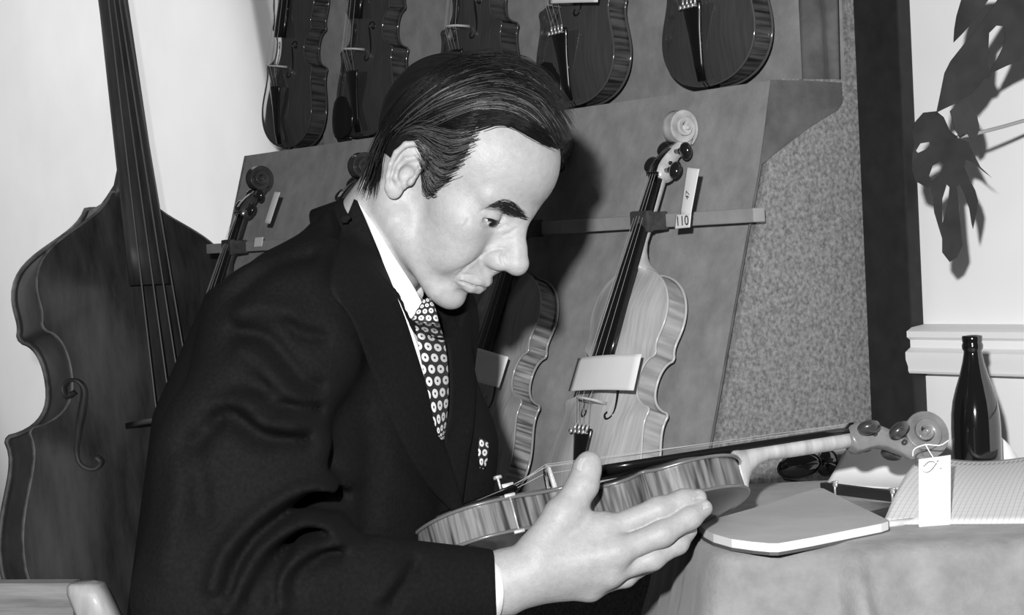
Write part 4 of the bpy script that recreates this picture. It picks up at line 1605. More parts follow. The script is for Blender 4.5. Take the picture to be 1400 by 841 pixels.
bj = bvh(jacket, person)
shirt = drape('shirt', [(487, 274), (500, 300), (530, 375), (556, 440), (578, 512), (592, 560)], [(489, 276), (517, 316), (552, 374), (580, 412), (606, 470), (612, 540)], bj, 0.006, m_shirt, nr=30, nc=9, thick=0.010)
tag(shirt, 'white shirt front')
m_ = MB(); ring_ = []
_u = np.cross(COLA, ZV); _u /= np.linalg.norm(_u); _v = np.cross(COLA, _u)
for off_, r in ((0.0, 0.0565), (0.001, 0.0585), (-0.012, 0.0605), (-0.030, 0.0640), (-0.030, 0.0600), (-0.010, 0.0572)):
    ring_.append([W(COLC + COLA * off_ + r * (math.cos(a) * _u + math.sin(a) * _v)) - base for a in np.linspace(0, 2 * math.pi, 48, endpoint=False)])
m_.loft(ring_ + [ring_[0]], cap=False)
o_ = m_.build('shirt_collar', m_shirt); o_.parent = shirt
ring_ = []
_bk = np.array([-0.55, 0.10, 0.80]); _bk -= COLA * (_bk @ COLA); _bk /= np.linalg.norm(_bk); _sd = np.cross(COLA, _bk)
_an = np.linspace(-2.2, 2.2, 48)
for k_ in range(6):
    row_ = []
    for a in _an:
        hi_ = 0.006 - 0.020 * (1 - math.cos(a)) / 1.6
        off_, r = ((hi_, 0.0605), (hi_ + 0.002, 0.0635), (hi_ - 0.010, 0.0690), (-0.040, 0.0790), (-0.042, 0.0740), (hi_ - 0.012, 0.0625))[k_]
        row_.append(W(COLC + COLA * off_ + r * (math.cos(a) * _bk + math.sin(a) * _sd)) - base)
    ring_.append(row_)
m_ = MB(); m_.loft([[ring_[k_][i] for k_ in range(6)] for i in range(48)])
o_ = m_.build('jacket_collar', m_suit); o_.parent = jacket
drape('collar_point', [(505, 310), (520, 348), (536, 395), (553, 447)], [(514, 312), (542, 356), (564, 390), (578, 416)], bj, 0.0, m_shirt, shirt, nr=16, nc=6, thick=0.003, depths=[2.012, 2.008, 2.006, 2.004])
m_tie = dots_mat('dotted_silk', 2.8, 13)
m_knot = dots_mat('dotted_silk_knot', 3.2, 4.2)
tie = drape('tie', [(566, 436), (570, 460), (577, 500), (586, 545), (597, 590), (603, 602)], [(600, 440), (607, 465), (612, 500), (613, 540), (610, 580), (607, 602)], bj, 0.019, m_tie, nr=30, nc=9, thick=0.006, crown=0.006)
tag(tie, 'dark tie patterned with pale ovals')
drape('knot', [(573, 412), (569, 424), (564, 440)], [(586, 406), (594, 420), (600, 443)], bj, 0.0, m_knot, tie, nr=10, nc=8, thick=0.016, crown=0.008, depths=[2.012, 2.004, 2.0])
lap = drape('lapel', [(484, 272), (462, 330), (452, 395), (482, 440), (520, 540), (575, 650), (630, 712)], [(488, 274), (521, 352), (552, 432), (576, 505), (598, 578), (620, 645), (636, 700)], bj, 0.020, m_suit, jacket, nr=40, nc=9, thick=0.006, crown=0.004)
drape('lapel', [(602, 434), (608, 446), (614, 500), (614, 560), (606, 600), (618, 660)], [(618, 432), (640, 470), (650, 520), (648, 580), (640, 630), (632, 690)], bj, 0.012, m_suit, jacket, nr=34, nc=7, thick=0.006, crown=0.003)
drape('pocket_square', [(655, 598), (654, 620), (656, 640)], [(667, 604), (668, 620), (663, 642)], bj, 0.010, dots_mat('dotted_square', 1.6, 3.2), None, nr=10, nc=5, thick=0.006)
for l_, r_ in (([(946, 672), (954, 671), (962, 674)], [(947, 683), (956, 683), (966, 683)]), ([(960, 688), (966, 686), (970, 688)], [(962, 698), (968, 696), (973, 694)]), ([(796, 622), (790, 630), (787, 642)], [(803, 625), (797, 634), (794, 645)])):
    drape('fingernail', l_, r_, bvh(person), 0.0003, m_nail, None, nr=8, nc=5, thick=0.0012)
# shirt cuff
m_ = MB()
ca, cbp = K(668, 806, 1.970), K(681, 805, 1.9735); ca[0] = -0.026; cbp[0] = -0.0118
ring_ = []
for p, r in ((ca, 0.0335), (cbp, 0.0335), (cbp, 0.0310), (ca, 0.0305)):
    ring_.append([W(p + np.array([0.004 * math.cos(2 * a), r * 0.95 * math.cos(a), r * math.sin(a)])) - base for a in np.linspace(0, 2 * math.pi, 40, endpoint=False)])
m_.loft(ring_ + [ring_[0]], cap=False)
o_ = m_.build('shirt_cuff', m_shirt); o_.parent = shirt

# ---- hair cap and loose strands
hair = child('hair', VHr, FHr, m_hair)
tag(hair, 'black hair combed forward over the brow')
hb = bvh(hair, person)


def strands(name, groups, parent, material, bv, r=0.00035, lift=(0.0005, 0.003), npt=9, jit=3.0, seg=None):
    V, F = [], []
    for guides, count, off in groups:
        gs = [spline(q, npt) for q in guides]
        for _ in range(count):
            u = rnd.random() * (len(gs) - 1); i = min(int(u), len(gs) - 2); t = u - i
            c = gs[i] * (1 - t) + gs[i + 1] * t
            a, b_ = sorted((rnd.uniform(-0.05, 0.55), rnd.uniform(0.45, 1.06)))
            if seg: a = rnd.uniform(0, 1 - seg); b_ = a + seg * rnd.uniform(0.7, 1.2)
            c = spline(c, 41)[np.clip(np.linspace(a, b_, npt) * 40, 0, 40).astype(int)]
            c = c + np.array([rnd.gauss(0, jit), rnd.gauss(0, jit)]) + np.cumsum(rng.normal(0, jit * 0.12, (npt, 2)), 0)
            lf = rnd.uniform(*lift) + off
            pts = []
            last = None
            for k_, (x, y) in enumerate(c):
                v = ray(x, y); L = np.linalg.norm(v)
                h_ = bv.ray_cast(Vector(CAM), Vector(v / L), 6.0)
                d = h_[3] / L if h_[0] is not None else None
                if d is None or (last is not None and abs(d - last) > 0.02):
                    d = last
                if d is None: break
                last = d
                pts.append(P(x, y, d - lf) - base)
            if len(pts) < 4: continue
            pts = np.array(pts); T = np.gradient(pts, axis=0)
            T /= np.linalg.norm(T, axis=1)[:, None] + 1e-9
            s1 = np.cross(T, FW); s1 /= np.linalg.norm(s1, axis=1)[:, None] + 1e-9
            s2 = np.cross(T, s1)
            rr_ = r * np.interp(np.linspace(0, 1, len(pts)), [0, 0.3, 0.8, 1], [0.6, 1, 0.9, 0.15])[:, None]
            b0 = len(V)
            for j in range(len(pts)):
                for k_ in range(3):
                    an = 2 * math.pi * k_ / 3
                    V.append(pts[j] + rr_[j] * (math.cos(an) * s1[j] + math.sin(an) * s2[j]))
            for j in range(len(pts) - 1):
                for k_ in range(3):
                    n_ = (k_ + 1) % 3
                    F.append((b0 + j * 3 + k_, b0 + j * 3 + n_, b0 + j * 3 + 3 + n_, b0 + j * 3 + 3 + k_))
    me_ = fast_mesh(name, np.array(V), np.array(F), [material])
    o_ = bpy.data.objects.new(name, me_); COL.objects.link(o_); o_.parent = parent
    return o_


TOPG = [[(520, 190), (555, 130), (620, 84), (690, 74), (745, 98), (784, 150)], [(530, 185), (575, 135), (640, 98), (700, 95), (750, 122), (784, 172)],
        [(540, 182), (590, 145), (650, 120), (700, 118), (745, 142), (776, 190)], [(550, 178), (600, 155), (655, 138), (700, 138), (738, 160), (764, 196)], [(590, 175), (625, 158), (660, 148), (700, 153), (730, 170), (748, 190)]]
SIDEG = [[(658, 158), (622, 158), (585, 152), (552, 160), (528, 185)], [(656, 172), (622, 178), (592, 172), (562, 170), (540, 180)], [(650, 192), (620, 200), (594, 192), (575, 180), (556, 182)],
         [(640, 212), (612, 222), (592, 212), (578, 200), (566, 190)], [(622, 234), (603, 240), (590, 230), (582, 218), (575, 205)], [(606, 250), (594, 256), (586, 246), (582, 232), (577, 222)], [(590, 266), (584, 268), (580, 258), (579, 246), (577, 236)]]
BACKG = [[(600, 95), (548, 140), (522, 185), (512, 225), (502, 268)], [(590, 105), (545, 150), (524, 195), (518, 235), (514, 270)], [(560, 130), (530, 170), (508, 210), (497, 240), (486, 264)]]
strands('hair_strands', [(TOPG, 1300, 0.0), (SIDEG, 800, 0.0), (BACKG, 500, 0.0)], hair, m_strand, hb)
FRINGE = [[(648, 158), (690, 152), (732, 168), (772, 192)], [(652, 170), (690, 163), (728, 180), (768, 202)], [(652, 178), (690, 168), (726, 186), (764, 206)]]
strands('fringe_strands', [(FRINGE, 260, 0.001)], hair, m_strand, hb, jit=2.0)
strands('grey_glint_strands', [(TOPG[1:], 130, 0.0010), (SIDEG[1:], 360, 0.0005)], hair, m_grey_glint, hb, r=0.00030)
BROW = [[(664, 283), (676, 279), (690, 273), (704, 282), (721, 295)], [(676, 284), (687, 282), (699, 286), (710, 292), (722, 298)], [(688, 290), (697, 294), (706, 296), (714, 298), (723, 299)]]
strands('eyebrow', [(BROW, 330, 0.0)], person, m_brow, bvh(person), r=0.00026, lift=(0.0001, 0.0012), npt=6, jit=1.3, seg=0.28)
strands('eyelashes', [([[(664, 299), (672, 300), (684, 304)], [(664, 301), (672, 302), (685, 306)]], 50, 0.0)], person, m_brow, bvh(person), r=0.00022, lift=(0.0008, 0.0016), npt=6, jit=0.6)

# ---- eyes
for s in (1, -1):
    m_ = MB(); m_.ellipsoid(hv((73, 31 * s, 15)), (0.0128 * HS,) * 3, nu=24, nv=16)
    e_ = MB(); e_.v = [tuple(np.array(W(np.array(v))) - base) for v in m_.v]; e_.f = m_.f; e_.uv = m_.uv; e_.fm = m_.fm
    eo_ = e_.build('eye', m_eye); eo_.parent = person
    m_ = MB(); d_ = np.array([0.90, -0.02, -0.42]); d_ /= np.linalg.norm(d_)
    c_ = hv(np.array((73, 31 * s, 15)) + d_ * 10.2)
    m_.ellipsoid(c_, (0.0066,) * 3, nu=16, nv=10)
    e_ = MB(); e_.v = [tuple(np.array(W(np.array(v))) - base) for v in m_.v]; e_.f = m_.f; e_.uv = m_.uv; e_.fm = m_.fm
    io_ = e_.build('iris', m_iris); io_.parent = eo_


# ------------------------------------------------------------------ small things
m_paper = mat('white_paper', 0.80, 0.8, 0.15, noise=(12, 0.76, 0.84))
m_page = mat('grey_page', 0.60, 0.8, 0.15, noise=(20, 0.56, 0.64))
m_ink = mat('black_ink', 0.01, 0.8)
m_thread = mat('white_thread', 0.8, 0.7)


def quad_sheet(name, corners, material, thick, off_dir, label, cat, nr=10, nc=12, bend=0.0, group=None, parent=None):
    """bent sheet; corners (bottom-left, bottom-right, top-right, top-left) in world space"""
    a, b_, c, d = map(np.asarray, corners)
    G = np.zeros((nr, nc, 3))
    nrm = np.cross(b_ - a, d - a); nrm /= np.linalg.norm(nrm)
    for i in range(nr):
        v = i / (nr - 1)
        for j in range(nc):
            u = j / (nc - 1)
            G[i, j] = (a * (1 - u) + b_ * u) * (1 - v) + (d * (1 - u) + c * u) * v + nrm * bend * math.sin(math.pi * u)
    m_ = MB(); m_.slab(G, np.asarray(off_dir) * thick)
    o_ = m_.build(name, material)
    rebase(o_, a)
    tag(o_, label, cat, group)
    return o_


def fiddle_plane(root, zl):
    mw = np.array(root.matrix_world)
    n_ = mw[:3, 2] / np.linalg.norm(mw[:3, 2])
    return mw[:3, 3] + n_ * zl, n_


def card_on(root, px, zl, label, bend=0.004, name='price_card', group=None):
    p0, n_ = fiddle_plane(root, zl)
    return quad_sheet(name, [hit_plane(x, y, p0, n_) for x, y in px], m_paper, 0.0005, -n_, label, 'card', bend=bend, group=group)


card_on(LR[0], [(777, 535), (866, 534), (877, 484), (790, 490)], 0.072, 'blank white card tucked over the strings of the blond violin', 0.006)
card_on(LR[1], [(645, 521), (682, 530), (695, 488), (647, 474)], 0.070, 'white card on the half hidden violin behind the tie', 0.003)
card_on(UR[1], [(750, 5), (817, 3), (820, -30), (756, -28)], 0.075, 'white card at the top edge, on the second violin from right', 0.003)


def text_on(name, body, center, ux, uy, size, parent, material=None):
    cu = bpy.data.curves.new(name, 'FONT'); cu.body = body; cu.size = size; cu.align_x = 'CENTER'; cu.align_y = 'CENTER'; cu.extrude = 0.0001
    t_ = bpy.data.objects.new(name, cu); COL.objects.link(t_)
    bpy.context.view_layer.update()
    me_ = bpy.data.meshes.new_from_object(t_.evaluated_get(bpy.context.evaluated_depsgraph_get()))
    bpy.data.objects.remove(t_)
    o_ = bpy.data.objects.new(name, me_); COL.objects.link(o_)
    me_.materials.clear(); me_.materials.append(material or m_ink)
    ux = np.asarray(ux) / np.linalg.norm(ux); uy = np.asarray(uy) - ux * np.dot(uy, ux); uy /= np.linalg.norm(uy); uz = np.cross(ux, uy)
    o_.matrix_world = frame_mat(center, ux, uy, uz)
    bpy.context.view_layer.update()
    o_.parent = parent; o_.matrix_parent_inverse = parent.matrix_world.inverted()
    return o_


tp = BP + NN * 0.045
tq = [hit_plane(x, y, tp, NN) for x, y in ((930, 293), (944, 296), (956, 231), (939, 229))]
t47 = quad_sheet('price_tag', tq, m_paper, 0.0004, -NN, 'narrow white tag marked 47 hanging from the blond violin\'s pegbox', 'tag', bend=0.001)
text_on('tag_number', '47', np.mean([hit_plane(939, 272, tp + NN * 0.0025, NN), hit_plane(941, 262, tp + NN * 0.0025, NN)], 0), tq[3] - tq[0], tq[0] - tq[1], 0.011, t47)
tq = [hit_plane(x, y, tp + NN * 0.003, NN) for x, y in ((922, 313), (943, 311), (945, 292), (924, 294))]
t110 = quad_sheet('price_tag', tq, m_paper, 0.0004, -NN, 'small white ticket numbered 110 on the neck rail', 'tag', bend=0.0)
text_on('tag_number', '110', np.mean(tq, 0) + NN * 0.001, tq[1] - tq[0], tq[3] - tq[0], 0.0185, t110)
lp = np.array(LR[3].matrix_world)[:3, 3]
tpl = hit_plane(372, 284, BP + NN * 0.03, NN)
quad_sheet('price_tag', [hit_plane(x, y, tpl, NN) for x, y in ((361, 305), (369, 306), (383, 263), (375, 262))], m_paper, 0.0004, -NN, 'small white tag hanging from the leftmost violin of the lower row', 'tag', bend=0.001)
tpl = BP + NN * -0.004
quad_sheet('rail_ticket', [hit_plane(x, y, tpl, NN) for x, y in ((346, 338), (358, 337), (360, 324), (348, 325))], m_paper, 0.0004, -NN, 'white paper ticket stuck on the neck rail at left', 'ticket', bend=0.0)

# tag on the held violin
hx = np.array(held.matrix_world)
tagp = [P(1257, 722, 2.095), P(1300, 718, 2.10), P(1300, 622, 2.115), P(1256, 628, 2.11)]
tg = quad_sheet('price_tag', tagp, m_paper, 0.0006, FW, 'white paper tag hanging by thread from the held violin\'s scroll', 'tag', bend=-0.001)
tagq = [P(1256, 724, 2.098), P(1284, 726, 2.099), P(1286, 640, 2.114), P(1256, 640, 2.112)]
m_ = MB()
m_.slab(np.array([[tagq[0], tagq[1]], [tagq[3], tagq[2]]]) , FW * 0.0005)
o_ = m_.build('tag_leaf', m_paper, tg, world=False)
bpy.context.view_layer.update(); o_.matrix_parent_inverse = tg.matrix_world.inverted()
m_ = MB()
for pl in ([(1265, 607), (1271, 618), (1280, 632)], [(1297, 602), (1285, 609), (1266, 608), (1250, 614), (1248, 624)], [(1262, 637), (1270, 630), (1280, 632), (1286, 640)], [(1258, 640), (1266, 645), (1274, 640), (1282, 628)]):
    m_.tube([P(x, y, 2.100) for x, y in spline(pl, 12)], 0.0007, 6)
o_ = m_.build('thread', m_thread, tg); o_.matrix_parent_inverse = tg.matrix_world.inverted()

# ---- open notebook
def table_pt(x, y, z=TZ):
    return hit_plane(x, y, np.array([0, 0, z]), ZV)


nb_px = [(955, 716), (962, 723), (975, 730), (1000, 737), (1030, 741), (1052, 743), (1064, 743), (1076, 741), (1110, 735), (1160, 725), (1205, 716), (1214, 713), (1215, 711), (1208, 708), (1170, 690), (1126, 668), (1120, 667), (1112, 669), (1040, 692), (975, 710)]
zt_ = TZ + 0.012
topv = [table_pt(x, y, zt_) for x, y in nb_px]
k_ = len(topv)
nbk = empty('notebook', (topv[3][0], topv[3][1], TZ)); tag(nbk, 'open notebook with pale pages lying at the table\'s front edge', 'notebook')
m_ = MB(); c0 = np.mean(topv, 0)
V_ = [c0] + topv + [np.array([p[0], p[1], TZ + 0.0035]) for p in topv]
F_ = [(0, 1 + i, 1 + (i + 1) % k_) for i in range(k_)] + [(1 + (i + 1) % k_, 1 + i, 1 + k_ + i, 1 + k_ + (i + 1) % k_) for i in range(k_)]
m_.add(V_, F_); m_.fm = [0] * k_ + [1] * k_
m_.build('page_block', [m_page, m_paper], nbk, world=True, smooth=False)
m_ = MB(); outv = [c0 + (p - c0) * 1.012 for p in topv]
V_ = [np.array([p[0], p[1], TZ + 0.0034]) for p in outv] + [np.array([p[0], p[1], TZ + 0.0006]) for p in outv]
m_.add(V_, [tuple(range(k_)), tuple(range(2 * k_ - 1, k_ - 1, -1))] + [((i + 1) % k_, i, k_ + i, k_ + (i + 1) % k_) for i in range(k_)])
m_.build('cover', mat('notebook_cover', 0.09, 0.6), nbk, world=True, smooth=False)
# pen by the notebook
m_ = MB()
pa, pb_ = table_pt(1199, 719, TZ + 0.004), table_pt(1252, 713, TZ + 0.004)
m_.tube([pa, pa + (pb_ - pa) * 0.08, pb_], [0.0036, 0.0040, 0.0040], 12)
pen = rebase(m_.build('pen', m_paper), pa); tag(pen, 'white pen lying at the notebook\'s right corner', 'pen')
m_ = MB(); m_.tube([pa - (pb_ - pa) * 0.07, pa + (pb_ - pa) * 0.02], [0.0030, 0.0041], 12)
o_ = m_.build('pen_cap', m_black, pen); bpy.context.view_layer.update(); o_.matrix_parent_inverse = pen.matrix_world.inverted()

# ---- ruled ledger sheets, curling up towards the back
def ruled_mat(name, n, slant, lo, hi):
    m_, nt, b_ = _nodes(name)
    b_.inputs['Roughness'].default_value = 0.8
    tc = nt.nodes.new('ShaderNodeTexCoord'); sep = nt.nodes.new('ShaderNodeSeparateXYZ'); nt.links.new(tc.outputs['UV'], sep.inputs[0])

    def M(op, a, b2=None):
        n_ = nt.nodes.new('ShaderNodeMath'); n_.operation = op
        for i_, q_ in enumerate((a, b2)):
            if q_ is None: continue
            if isinstance(q_, (int, float)): n_.inputs[i_].default_value = q_
            else: nt.links.new(q_, n_.inputs[i_])
        return n_.outputs[0]
    u = M('ADD', M('MULTIPLY', sep.outputs[0], n), M('MULTIPLY', sep.outputs[1], slant))
    line = M('LESS_THAN', M('FRACT', u), 0.16)
    head = M('MULTIPLY', M('LESS_THAN', M('ABSOLUTE', M('SUBTRACT', sep.outputs[1], 0.88)), 0.035), M('LESS_THAN', M('FRACT', M('MULTIPLY', u, 1.0)), 0.55))
    row = M('LESS_THAN', M('FRACT', M('MULTIPLY', sep.outputs[1], 26)), 0.10)
    f_ = M('MAXIMUM', M('MAXIMUM', M('MULTIPLY', line, 0.45), M('MULTIPLY', head, 0.75)), M('MULTIPLY', row, 0.25))
    val = M('SUBTRACT', hi, M('MULTIPLY', f_, hi - lo))
    cb = nt.nodes.new('ShaderNodeCombineColor')
    for i_ in range(3): nt.links.new(val, cb.inputs[i_])
    nt.links.new(cb.outputs[0], b_.inputs['Base Color'])
    return m_


G = np.zeros((18, 36, 3))
for i in range(18):
    v = i / 17
    for j in range(36):
        u = j / 35
        b0 = table_pt(1207 + 233 * u, 716 - 2 * u, TZ + 0.004)
        t0 = P(1262 + 190 * u, 622 + 8 * math.sin(math.pi * u * 1.2), 2.30 + 0.05 * u)
        p = b0 * (1 - v) + t0 * v
        p[2] += 0.010 * math.sin(math.pi * v)
        G[i, j] = p
m_ = MB(); m_.slab(G, (0, 0.0008, -0.0018))
led = rebase(m_.build('ruled_sheets', ruled_mat('ruled_paper', 30, -3.0, 0.30, 0.72)), G[0, 0])
tag(led, 'sheaf of ruled list sheets curling up in front of the bottle', 'papers')

# ---- white curled sheet and paper cup behind the scroll
G = np.zeros((14, 24, 3))
for i in range(14):
    v = i / 13
    for j in range(24):
        u = j / 23
        b0 = table_pt(1128 + 125 * u, 664 + 6 * u, TZ + 0.002)
        t0 = P(1160 + 118 * u, 606 - 4 * u, 2.50 - 0.02 * u)
        p = b0 * (1 - v) + t0 * v
        p[2] -= 0.014 * math.sin(math.pi * v) * (0.4 + 0.6 * u); p[1] += 0.01 * math.sin(math.pi * v)
        G[i, j] = p
m_ = MB(); m_.slab(G, (0, 0.0006, -0.0004))
cs = rebase(m_.build('paper_sheet', m_paper), G[0, 0]); tag(cs, 'white curled paper sheet behind the held violin\'s pegbox', 'paper')
m_ = MB()
cpt = P(1166, 640, 2.56)
hc = float(P(1166, 609, 2.56)[2]) - TZ - 0.001
m_.lathe([(0.0, 0.0005), (0.021, 0.0005), (0.0295, hc - 0.001), (0.0305, hc), (0.0295, hc + 0.0006), (0.0282, hc - 0.001), (0.020, 0.003), (0.0, 0.003)], 32, (0, 0, 0))
cup = m_.build('paper_cup', m_paper); cup.location = (cpt[0], cpt[1], TZ + 0.0005); tag(cup, 'small white cup standing behind the curled sheet', 'cup')

# ---- black clip bar with two metal clamps
ba, bb_ = table_pt(1126, 671, TZ + 0.004), table_pt(1243, 686, TZ + 0.004)
dirb = (bb_ - ba) / np.linalg.norm(bb_ - ba); nb_ = np.cross(ZV, dirb)
Rb = np.stack([dirb, nb_, ZV], 1)
m_ = MB(); Lb = np.linalg.norm(bb_ - ba)
m_.box((0, 0, 0.0065), (Lb, 0.010, 0.013), bevel=0.001)
bar = m_.build('clip_bar', mat('black_bar', 0.02, 0.5), smooth=False)
mid_ = (ba + bb_) / 2
bar.matrix_world = frame_mat((mid_[0], mid_[1], TZ + 0.0008), dirb, nb_, ZV)
tag(bar, 'black bar with two small metal clamps behind the notebook', 'clip')
for u in (-0.30, 0.37):
    m_ = MB(); x = u * Lb
    m_.tube([(x, -0.007, -0.0), (x, -0.007, 0.017)], 0.0014, 8)
    m_.tube([(x - 0.005, -0.007, 0.0155), (x + 0.005, -0.007, 0.0175)], 0.0015, 8)
    m_.ellipsoid((x, -0.0065, 0.013), (0.0042, 0.002, 0.0035), nu=10, nv=8)
    m_.build('clamp', m_steel, bar)

# ---- dark glasses
m_lens = mat('dark_lens', 0.004, 0.06, 0.8, coat=1.0)
gl = empty('dark_glasses', table_pt(1100, 655)); tag(gl, 'dark glossy sunglasses lying behind the held violin\'s neck', 'glasses')
for cx_, cy_, ax_, ay_, tl in ((1093, 637, 30, 16.5, -0.22), (1131, 633, 14, 18, 0.1)):
    dd = 2.50 if cx_ < 1110 else 2.535
    G = np.zeros((8, 28, 3)); rim = []
    for i in range(8):
        for j in range(28):
            a = 2 * math.pi * j / 27; r = (i + 0.001) / 7
            x = ax_ * r * math.cos(a); y = ay_ * r * math.sin(a)
            G[i, j] = P(cx_ + x * math.cos(tl) - y * math.sin(tl), cy_ + x * math.sin(tl) + y * math.cos(tl), dd - 0.006 * (1 - r * r))
            if i == 7: rim.append(G[i, j])
    m_ = MB(); m_.slab(G, FW * 0.0015); m_.build('lens', m_lens, gl, world=True)
    m_ = MB(); m_.tube(rim, 0.0013, 8, cap=False); m_.build('rim', m_black, gl, world=True)
m_ = MB(); m_.tube([P(x, y, d) for x, y, d in ((1120, 634, 2.505), (1122, 632, 2.503), (1119, 637, 2.52))], 0.0012, 6); m_.build('bridge', m_steel, gl, world=True)
m_ = MB(); m_.tube([P(1064, 640, 2.50), P(1072, 655, 2.535), P(1130, 664, 2.56)], 0.0018, 6); m_.build('temple_arm', m_black, gl, world=True)

# ---- bottle
m_glass = mat('dark_bottle_glass', 0.006, 0.06, 0.7, coat=0.6)
D_B = 2.36
bz = float(P(1331, 459, D_B)[2]) - TZ
kx = D_B / FPX
ypix = lambda y: bz - (y - 459) * kx
prof = [(0.0, 0.003), (0.020, 0.0015), (29 * kx, 0.0), (33 * kx, 0.005), (33.5 * kx, 0.03), (33.5 * kx, ypix(585)), (32.5 * kx, ypix(565)), (30 * kx, ypix(548)), (25 * kx, ypix(530)), (19 * kx, ypix(512)),
        (14.5 * kx, ypix(495)), (12.5 * kx, ypix(484)), (12.2 * kx, ypix(480)), (14.2 * kx, ypix(477)), (14.4 * kx, ypix(472)), (13 * kx, ypix(468.5)), (13.8 * kx, ypix(466)), (14 * kx, ypix(461)), (12.8 * kx, ypix(459)), (9 * kx, ypix(459)), (8.5 * kx, ypix(475))]
m_ = MB(); m_.lathe(prof, 40)
bt_ = m_.build('bottle', m_glass); pt = P(1335, 600, D_B); bt_.location = (pt[0], pt[1], TZ + 0.0006)
tag(bt_, 'dark glass bottle standing on the table by the wall', 'bottle')
quad_sheet('paper_slip', [P(1372, 640, 2.41), P(1398, 640, 2.42), P(1390, 622, 2.43), P(1356, 588, 2.42)], m_paper, 0.0006, FW, 'pale paper slip sticking up right of the bottle', 'paper', bend=0.004)

# ------------------------------------------------------------------ plant hanging in front of the wall
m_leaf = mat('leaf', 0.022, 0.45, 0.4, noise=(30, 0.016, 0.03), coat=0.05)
m_stem = mat('leaf_stem', 0.28, 0.5)
plant = empty('monstera_plant', P(1440, 160, 2.42)); tag(plant, 'dark monstera with slit leaves trailing against the white wall', 'plant')


def leaf(outer, holes, dfun, veins):
    loops = [[Vector((x, y, 0)) for x, y in outer]] + [[Vector((x, y, 0)) for x, y in h_] for h_ in holes]
    flat = [p for l_ in loops for p in l_]
    tris = tessellate_polygon(loops)
    bm = bmesh.new()
    vs_ = [bm.verts.new(p) for p in flat]
    for t_ in tris:
        try: bm.faces.new([vs_[i] for i in t_])
        except ValueError: pass
    bmesh.ops.subdivide_edges(bm, edges=[e for e in bm.edges if e.calc_length() > 18], cuts=2, use_grid_fill=False)
    bmesh.ops.triangulate(bm, faces=bm.faces[:])
    for v in bm.verts:
        v.co = Vector(P(v.co.x, v.co.y, dfun(v.co.x, v.co.y)))
    bmesh.ops.recalc_face_normals(bm, faces=bm.faces[:])
    me_ = bpy.data.meshes.new('leaf'); bm.to_mesh(me_); bm.free()
    me_.materials.append(m_leaf)
    o_ = bpy.data.objects.new('leaf', me_); COL.objects.link(o_); o_.parent = plant
    o_.matrix_parent_inverse = plant.matrix_world.inverted()
    sd_ = o_.modifiers.new('thick', 'SOLIDIFY'); sd_.thickness = 0.0008
    for q in veins:
        m_ = MB(); m_.tube([P(x, y, dfun(x, y) - 0.0008) for x, y in spline(q, 14)], np.linspace(0.0011, 0.0005, 14), 6)
        vo = m_.build('vein', mat('leaf_vein', 0.07, 0.5)); vo.parent = o_; vo.matrix_parent_inverse = plant.matrix_world.inverted()
    return o_


bpy.context.view_layer.update()
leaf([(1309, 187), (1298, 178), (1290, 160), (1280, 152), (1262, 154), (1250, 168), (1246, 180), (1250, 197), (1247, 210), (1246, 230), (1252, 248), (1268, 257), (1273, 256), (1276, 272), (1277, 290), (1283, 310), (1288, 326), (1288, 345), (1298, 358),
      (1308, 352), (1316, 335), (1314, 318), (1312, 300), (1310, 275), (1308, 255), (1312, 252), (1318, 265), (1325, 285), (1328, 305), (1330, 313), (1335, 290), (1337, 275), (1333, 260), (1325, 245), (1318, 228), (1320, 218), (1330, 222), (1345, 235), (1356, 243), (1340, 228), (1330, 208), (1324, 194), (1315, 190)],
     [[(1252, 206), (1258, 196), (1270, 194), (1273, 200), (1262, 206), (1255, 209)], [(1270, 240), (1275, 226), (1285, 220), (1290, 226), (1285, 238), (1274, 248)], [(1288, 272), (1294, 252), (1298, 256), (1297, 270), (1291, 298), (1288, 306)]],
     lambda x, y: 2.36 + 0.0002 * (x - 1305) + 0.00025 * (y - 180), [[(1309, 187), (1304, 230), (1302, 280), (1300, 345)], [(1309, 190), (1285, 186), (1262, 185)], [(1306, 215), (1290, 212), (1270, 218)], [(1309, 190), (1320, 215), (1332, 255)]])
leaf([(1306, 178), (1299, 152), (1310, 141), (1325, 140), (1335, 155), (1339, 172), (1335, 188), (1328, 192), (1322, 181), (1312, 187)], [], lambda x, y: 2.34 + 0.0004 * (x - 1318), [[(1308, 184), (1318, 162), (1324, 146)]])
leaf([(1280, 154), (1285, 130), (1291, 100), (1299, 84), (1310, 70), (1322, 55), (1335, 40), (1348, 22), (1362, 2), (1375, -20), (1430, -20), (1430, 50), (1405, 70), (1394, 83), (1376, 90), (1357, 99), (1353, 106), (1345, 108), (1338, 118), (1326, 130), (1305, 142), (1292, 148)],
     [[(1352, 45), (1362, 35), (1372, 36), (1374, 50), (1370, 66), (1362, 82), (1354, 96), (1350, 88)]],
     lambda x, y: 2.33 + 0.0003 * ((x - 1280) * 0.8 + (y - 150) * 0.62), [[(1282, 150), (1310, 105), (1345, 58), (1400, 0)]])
leaf([(1304, 58), (1305, 40), (1308, 22), (1316, -5), (1320, -20), (1365, -20), (1350, 2), (1332, 28), (1316, 46)], [], lambda x, y: 2.37 + 0.0005 * (x - 1322), [[(1306, 54), (1322, 22), (1340, -10)]])
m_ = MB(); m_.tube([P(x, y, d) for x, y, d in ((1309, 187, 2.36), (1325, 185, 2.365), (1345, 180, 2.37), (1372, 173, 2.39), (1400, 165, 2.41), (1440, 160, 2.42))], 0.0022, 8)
o_ = m_.build('stem', m_stem); o_.parent = plant; o_.matrix_parent_inverse = plant.matrix_world.inverted()
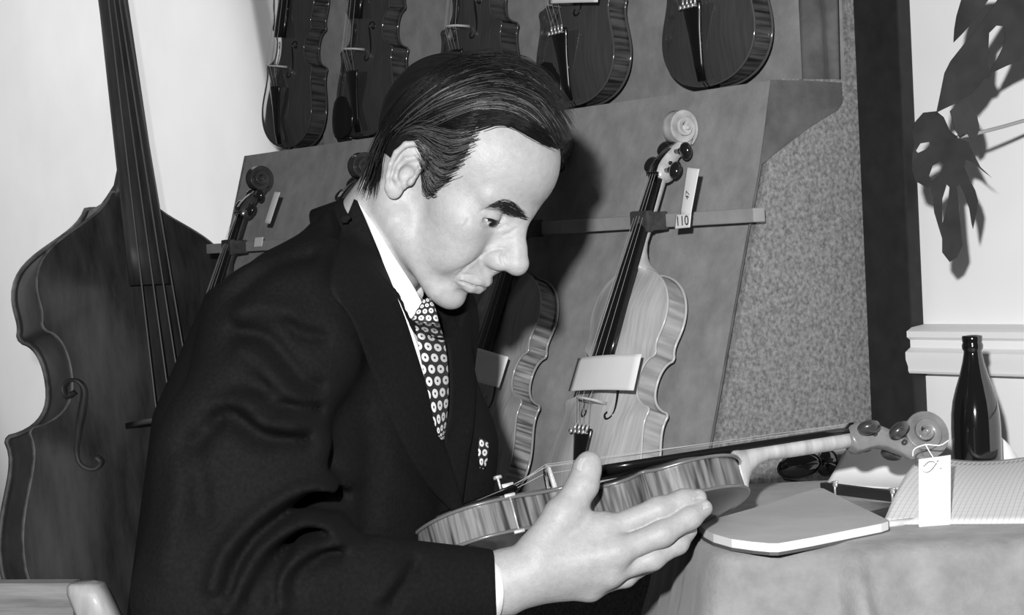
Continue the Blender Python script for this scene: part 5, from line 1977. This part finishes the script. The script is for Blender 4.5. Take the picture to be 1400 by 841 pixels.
# vine and bracket outside the frame that carry it
wp = hit_plane(1480, 130, WALL0, NN)
m_ = MB(); m_.tube(spline([P(1436, 161, 2.42), P(1458, 130, 2.43), P(1456, 40, 2.43), P(1440, -40, 2.41), P(1405, -24, 2.38), P(1385, -16, 2.365)], 28), 0.0035, 8)
m_.tube([P(1446, 120, 2.43), wp + NN * 0.001], 0.003, 8)
o_ = m_.build('vine', m_stem); o_.parent = plant; o_.matrix_parent_inverse = plant.matrix_world.inverted()

# ------------------------------------------------------------------ chair at lower left, stool under the man
m_ash = mat('pale_chair_wood', 0.16, 0.5, 0.3, noise=(5, 0.09, 0.22, 6, (1.5, 1.5, 22)), coat=0.1)
m_ashp = mat('pale_post_wood', 0.26, 0.5, 0.3, noise=(5, 0.19, 0.32, 6, (14, 14, 2)), coat=0.1)
CD = np.array([-0.993, 0.115, 0.0]); CF = np.array([0.115, 0.993, 0.0])     # along the back rail, towards the seat
Tp = P(119, 799, 1.86)
seat_z = 0.43
chair = empty('wooden_chair', (Tp[0] - 0.2, Tp[1] + 0.2, 0)); tag(chair, 'pale wooden chair whose back top shows at lower left', 'chair')
for k_ in (0, 1):
    tp_ = Tp + CD * 0.40 * k_
    out = -CD if k_ == 0 else CD
    bt2 = tp_ + CF * 0.06 + out * 0.035; bt2 = np.array([bt2[0], bt2[1], seat_z])
    ft2 = np.array([bt2[0], bt2[1], 0.0])
    m_ = MB()
    secs = []
    for p, w in ((tp_ + [0, 0, 0.0022] - out * 0.004, 0.010), (tp_ - out * 0.001, 0.0145), (tp_ - [0, 0, 0.007] + out * 0.001, 0.0165), (tp_ - [0, 0, 0.03] + out * 0.010, 0.0172), ((tp_ + bt2) / 2 + out * 0.010, 0.018), (bt2, 0.019), (ft2, 0.016)):
        secs.append([p + CF * a * w + CD * b_ * w for a, b_ in ((1, .7), (.7, 1), (-.7, 1), (-1, .7), (-1, -.7), (-.7, -1), (.7, -1), (1, -.7))])
    m_.loft(secs); m_.build('back_post', m_ashp, chair, world=True)
    f2 = ft2 + CF * 0.38; m_ = MB()
    m_.tube([f2, np.array([f2[0], f2[1], seat_z])], [0.015, 0.018], 10); m_.build('front_leg', m_ash, chair, world=True)
for zz, hh in ((-0.040, 0.084), (-0.20, 0.05)):
    m_ = MB(); G = np.zeros((4, 14, 3))
    for j in range(14):
        u = j / 13
        c_ = Tp + CD * (0.013 + 0.374 * u) + CF * (0.06 * (-zz) / 0.33 + 0.020 * math.sin(math.pi * u)); c_[2] = Tp[2] + zz
        for i, (a, b_) in enumerate(((-1, -1), (-1, 1), (1, 1), (1, -1))):
            G[i, j] = c_ + CF * 0.011 * a + np.array([0, 0, hh / 2 * b_])
    m_.loft([G[:, j] for j in range(14)]); auto_smooth(m_.build('back_rail', m_ash, chair, world=True), 40)
m_ = MB()
sc_ = Tp + CF * 0.26 + CD * 0.20
m_.box((sc_[0], sc_[1], seat_z + 0.012), (0.38, 0.42, 0.028), np.stack([-CD, CF, ZV], 1), bevel=0.008)
m_.build('seat', m_ash, chair, world=True, smooth=False)

hipw = W(HIP)
sz = hipw[2] - 0.135
stool = empty('stool', (hipw[0], hipw[1], 0)); tag(stool, 'plain wooden stool under the seated man', 'stool')
m_ = MB(); m_.lathe([(0.0, sz - 0.03), (0.115, sz - 0.03), (0.122, sz - 0.022), (0.122, sz - 0.006), (0.115, sz), (0.0, sz)], 32, (hipw[0], hipw[1], 0)); m_.build('seat', m_ash, stool, world=True)
for a in (0.6, 2.2, 3.75, 5.3):
    m_ = MB(); c_, s_ = math.cos(a), math.sin(a)
    m_.tube([(hipw[0] + 0.085 * c_, hipw[1] + 0.085 * s_, sz - 0.03), (hipw[0] + 0.105 * c_, hipw[1] + 0.105 * s_, 0)], [0.016, 0.013], 10); m_.build('leg', m_ash, stool, world=True)
